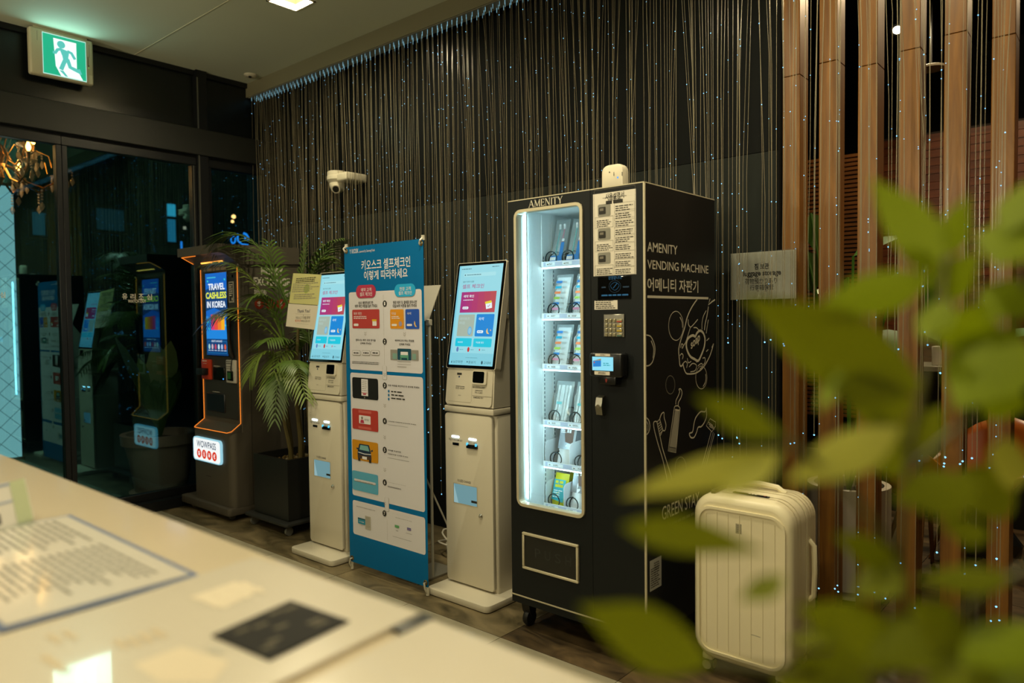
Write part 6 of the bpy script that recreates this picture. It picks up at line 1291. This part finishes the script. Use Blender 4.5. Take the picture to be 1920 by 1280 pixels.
# notice plate with a blue border
t = thing('framed_notice', 'clear topped printed notice with a grey-blue border lying on the desk', 'notice', (-1.21, .345, zt_))
MB().box((-1.447, .233, 1.0503), (-.962, .462, 1.0535), M('frame_blue', '5c6c90', .35)).build('border', t)
mb = MB(); DP_.rect(mb, -1.438, .454, -.972, .241, M('notice_paper', 'cfc8bc', .3, coat=.6), 0); 
DP_.bars(mb, -1.42, .432, -1.24, .26, 14, M('print_grey', '7d7a72', .6), 1, .42, .35); DP_.bars(mb, -1.215, .432, -1.0, .26, 15, M('print_grey', '7d7a72', .6), 1, .42, .35); mb.build('sheet', t)
for x in (-1.32, -1.12): pass
# tent sign at the left edge
t = thing('desk_sign', 'small leaning sign with bold print standing on the bordered notice', 'sign', (-1.45, .32, 1.0545))
a, b = Vector((-1.458, .409, 1.0545)), Vector((-1.360, .228, 1.0545)); upv = Vector((-.058, .004, .064)); q = [b, a, a + upv, b + upv]; nrm = (a - b).cross(upv).normalized()
MB().add(q + [v - nrm * .003 for v in q], [(0, 1, 2, 3), (7, 6, 5, 4), (0, 4, 5, 1), (1, 5, 6, 2), (2, 6, 7, 3), (3, 7, 4, 0)], M('sign_paper', 'c9c4ba', .35)).build('face', t)
SP_ = Panel(b + nrm * .0004, (a - b), upv); SP_.raw = True; mb = MB(); L_ = (a - b).length; hh = upv.length
SP_.rect(mb, L_ * .84, hh, L_ * .99, 0, M('tape_green', 'a8b088', .4), .5); SP_.rect(mb, 0, hh * .99, L_ * .84, hh * .93, M('edge_blue', '8a98b0', .4), .5); SP_.rect(mb, 0, hh * .58, L_ * .84, hh * .54, M('edge_blue', '8a98b0', .4), .5)
for i in range(3): SP_.rect(mb, L_ * (.3 + .16 * i), hh * (.46 - .05 * i), L_ * (.38 + .16 * i), hh * .12, INK, 1)
mb.build('print', t); MB().add([a + upv, b + upv, b + upv * .2 + Vector((-.04, .05, -.01)), a + upv * .2 + Vector((-.04, .05, -.01))], [(0, 1, 2, 3)], M('sign_paper', 'c9c4ba', .35)).build('back_leg', t) if False else MB().rbox((-1.50, .24, 1.0545), (-1.42, .40, 1.0575), ACRYL, .001, 1).build('foot', t)
# big acrylic mats with printed sheets
MATP = M('mat_paper', 'dad1c0', .25, coat=1.)
MATP.node_tree.nodes['Principled BSDF'].inputs['Coat IOR'].default_value = 1.75; MATP.node_tree.nodes['Principled BSDF'].inputs['Coat Roughness'].default_value = .04
def mat_sheet(label, c, z, draw=None):
    t = thing('desk_mat', label, 'desk mat', (sum(p[0] for p in c) / 4, sum(p[1] for p in c) / 4, z)); mb = MB()
    vs = [(x, y, z + k) for k in (0, .005) for x, y in c]; mb.add(vs, [(3, 2, 1, 0), (4, 5, 6, 7), (0, 1, 5, 4), (1, 2, 6, 5), (2, 3, 7, 6), (3, 0, 4, 7)], MATP); mb.build('mat', t)
    if draw: m = MB(); draw(m); m.build('print', t)
    return t
MQ = Panel((0, 0, zt_ + .0052), (1, 0, 0), (0, 1, 0))
def d1_(m):
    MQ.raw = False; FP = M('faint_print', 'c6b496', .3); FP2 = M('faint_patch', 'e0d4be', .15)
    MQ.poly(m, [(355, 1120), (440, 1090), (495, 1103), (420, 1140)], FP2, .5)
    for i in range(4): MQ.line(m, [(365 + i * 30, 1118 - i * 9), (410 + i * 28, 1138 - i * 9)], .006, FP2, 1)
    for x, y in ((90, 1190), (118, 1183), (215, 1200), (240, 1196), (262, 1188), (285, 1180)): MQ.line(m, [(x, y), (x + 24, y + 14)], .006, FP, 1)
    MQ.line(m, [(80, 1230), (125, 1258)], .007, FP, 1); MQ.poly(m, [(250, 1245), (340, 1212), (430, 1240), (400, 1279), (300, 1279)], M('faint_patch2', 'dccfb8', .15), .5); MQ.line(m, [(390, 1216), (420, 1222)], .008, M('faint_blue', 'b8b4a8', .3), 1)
mat_sheet('large clear desk mat over a pale printed sheet, under the black card', [(-.965, .545), (-.63, .563), (-.60, .20), (-.93, .18)], zt_ + .0001, d1_)
mat_sheet('second desk mat at the right with its corner by the desk edge', [(-.605, .558), (-.2, .552), (-.2, .30), (-.585, .31)], zt_ + .0001)
t = thing('black_card', 'square black card with faint print lying on the clear desk mat', 'card', (-.71, .43, zt_ + .0055))
q = [hit(*p, (0, 0, zt_ + .0072), Vector((0, 0, 1))) for p in ((397, 1190), (505, 1236), (655, 1163), (545, 1125))]
MB().add([(v.x, v.y, zt_ + .0054) for v in q] + [(v.x, v.y, zt_ + .0072) for v in q], [(3, 2, 1, 0), (4, 5, 6, 7), (0, 1, 5, 4), (1, 2, 6, 5), (2, 3, 7, 6), (3, 0, 4, 7)], M('card_black', '15130e', .6, spec=.2)).build('card', t)
CQ = Panel((0, 0, zt_ + .0072), (1, 0, 0), (0, 1, 0)); m = MB(); FD = M('card_print', '4a4228', .5)
for x, y in ((455, 1182), (490, 1172), (518, 1148), (545, 1140), (528, 1174), (515, 1200), (505, 1212), (590, 1164), (602, 1168)): CQ.line(m, [(x - 14, y + 5), (x + 12, y - 5)], .006, FD, .5)
m.build('print', t)
pz_ = hit(800, 1158, (0, 0, zt_), Vector((0, 0, 1))); t = thing('desk_pad', 'dark grey pad at the desk edge between the two desk mats', 'pad', (pz_.x - .012, pz_.y - .01, zt_))
MB().rbox((-.627, .515, zt_), (-.607, .566, zt_ + .006), M('pad_grey', '3a3a36', .4), .003, 2).build('pad', t)

# ================================================================== LEAFY POT PLANT at the right end of the desk (close to the lens)
PL = thing('desk_plant', 'leafy green plant close to the viewer at the right end of the desk', 'plant', (-.10, .46, 1.0505))
MB().lathe([(.035, 0), (.05, .07), (.053, .075), (.045, .075), (.04, .06)], (-.10, .46, 1.0505), M('plant_pot', '8a8474', .5), 22).build('pot', PL)
MB().lathe([(.042, .05), (.04, .062), (.005, .064)], (-.10, .46, 1.0505), M('soil', '1a130c', .95), 16).build('soil', PL)
STEM = M('plant_stem', '4c4a10', .5)
def lfmat(n, c1):
    m = bpy.data.materials.new(n); m.use_nodes = True; nt = m.node_tree; p = nt.nodes['Principled BSDF']; c_ = lin(c1)
    p.inputs['Base Color'].default_value = (*c_, 1); p.inputs['Roughness'].default_value = .65
    tr = nt.nodes.new('ShaderNodeBsdfTranslucent'); tr.inputs[0].default_value = (c_[0] * 1.3, c_[1] * 1.3, c_[2] * .6, 1); mx = nt.nodes.new('ShaderNodeMixShader'); mx.inputs[0].default_value = .35
    out = nt.nodes['Material Output']; nt.links.new(p.outputs[0], mx.inputs[1]); nt.links.new(tr.outputs[0], mx.inputs[2]); nt.links.new(mx.outputs[0], out.inputs[0]); return m
LA, LB, LC = lfmat('plant_leaf', '7f9000'), lfmat('plant_leaf_dark', '707800'), lfmat('plant_leaf_pale', 'a8a848')
stems = [[(1700, 1500, .50), (1705, 1250, .51), (1690, 1050, .52), (1700, 880, .53), (1730, 720, .54), (1765, 580, .55), (1775, 480, .555)], [(1690, 1050, .52), (1600, 930, .50), (1500, 840, .49), (1460, 815, .485)],
         [(1705, 1250, .51), (1600, 1270, .49), (1400, 1250, .47), (1330, 1240, .465)], [(1700, 880, .53), (1820, 780, .54), (1900, 650, .55), (1925, 500, .56)], [(1705, 1250, .51), (1800, 1150, .50), (1880, 1090, .50), (1930, 1060, .50)]]
for q in stems: MB().tube([at_depth(p[0], p[1], p[2] * .85) for p in q], .0022, STEM, 6).build('stem', PL)
def fleaf(b, e, w_, mat, ro=0., bend=.12):
    b = at_depth(b[0], b[1], b[2] * .85); e = at_depth(e[0], e[1], e[2] * .85); d = e - b; L = d.length; d.normalize(); view = (b + e) / 2 - EYE; view.normalize(); sd = d.cross(view).normalized(); up = sd.cross(d).normalized()
    up, sd = up * math.cos(ro) + sd * math.sin(ro), sd * math.cos(ro) - up * math.sin(ro)
    W = w_ * .72 / F_PX * .5 * ((b + e) / 2 - EYE).length; n = 9; vs = []
    for i in range(n + 1):
        t = i / n; c_ = b + d * (L * t) + up * (bend * L * t * (1 - t)); ww = W * (math.sin(PI * t ** .8) ** 1.15 if 0 < t < 1 else .01); vs += [c_ - sd * ww + up * ww * .15, c_, c_ + sd * ww + up * ww * .15]
    fs = []
    for i in range(n): fs += [(3 * i, 3 * i + 1, 3 * i + 4, 3 * i + 3), (3 * i + 1, 3 * i + 2, 3 * i + 5, 3 * i + 4)]
    MB().add(vs, fs, mat, True).build('leaf', PL)
for bx, by, bd, tx, ty, td, w_, mt, ro in (
    (1772, 492, .555, 1632, 332, .58, 105, LA, .2), (1778, 480, .555, 1818, 362, .57, 70, LA, .4), (1770, 500, .555, 1682, 468, .54, 52, LA, .5), (1735, 735, .54, 1392, 556, .50, 190, LB, .15), (1750, 515, .55, 1520, 582, .53, 110, LA, .3),
    (1935, 400, .56, 1868, 500, .53, 150, LA, .3), (1925, 340, .56, 1885, 440, .55, 90, LA, .5), (1468, 815, .485, 1302, 742, .47, 88, LB, .3), (1470, 845, .486, 1160, 930, .455, 88, LC, .2), (1462, 850, .486, 1345, 935, .46, 66, LC, .4),
    (1690, 800, .51, 1470, 905, .48, 108, LC, .2), (1575, 690, .53, 1535, 772, .52, 48, LA, .3), (1165, 985, .45, 1435, 1035, .47, 95, LB, .3), (1470, 1078, .48, 1385, 1125, .47, 66, LB, .5), (1335, 1245, .465, 1085, 1135, .44, 150, LB, .15),
    (1725, 1235, .50, 1490, 1135, .48, 140, LB, .25), (1835, 1225, .50, 1705, 1125, .48, 110, LB, .3), (1905, 1078, .50, 1712, 1088, .48, 66, LB, .4), (1840, 905, .53, 1672, 935, .50, 118, LB, .3), (1905, 610, .55, 1790, 770, .52, 170, LA, .2),
    (1775, 555, .55, 1726, 640, .53, 78, LA, .3), (1765, 600, .55, 1880, 640, .56, 130, LA, .4), (1930, 520, .56, 1850, 600, .54, 120, LA, .3), (1580, 1185, .49, 1470, 1205, .47, 44, LB, .5), (1935, 1170, .50, 1800, 1245, .47, 110, LA, .3),
    (1940, 1240, .50, 1880, 1290, .48, 90, LA, .3), (1700, 870, .53, 1770, 760, .54, 110, LB, .4), (1720, 760, .54, 1560, 720, .52, 150, LB, .3), (1450, 1275, .475, 1640, 1300, .48, 120, LB, .2), (1760, 560, .55, 1840, 470, .56, 90, LA, .3),
    (1930, 760, .55, 1800, 700, .53, 120, LA, .4), (1940, 880, .54, 1850, 850, .53, 110, LC, .4), (1700, 900, .53, 1640, 770, .53, 120, LB, .5), (1690, 1060, .52, 1600, 1120, .50, 90, LB, .4), (1860, 1000, .52, 1760, 980, .5, 70, LB, .4), (1800, 1160, .51, 1620, 1240, .48, 130, LB, .2), (1900, 1200, .51, 1730, 1290, .48, 140, LB, .3), (1700, 1060, .53, 1560, 1000, .51, 80, LB, .5), (1820, 960, .54, 1900, 870, .55, 130, LB, .3), (1640, 1290, .49, 1520, 1230, .47, 100, LB, .3)):
    fleaf((bx, by, bd), (tx, ty, td), w_, mt, ro)
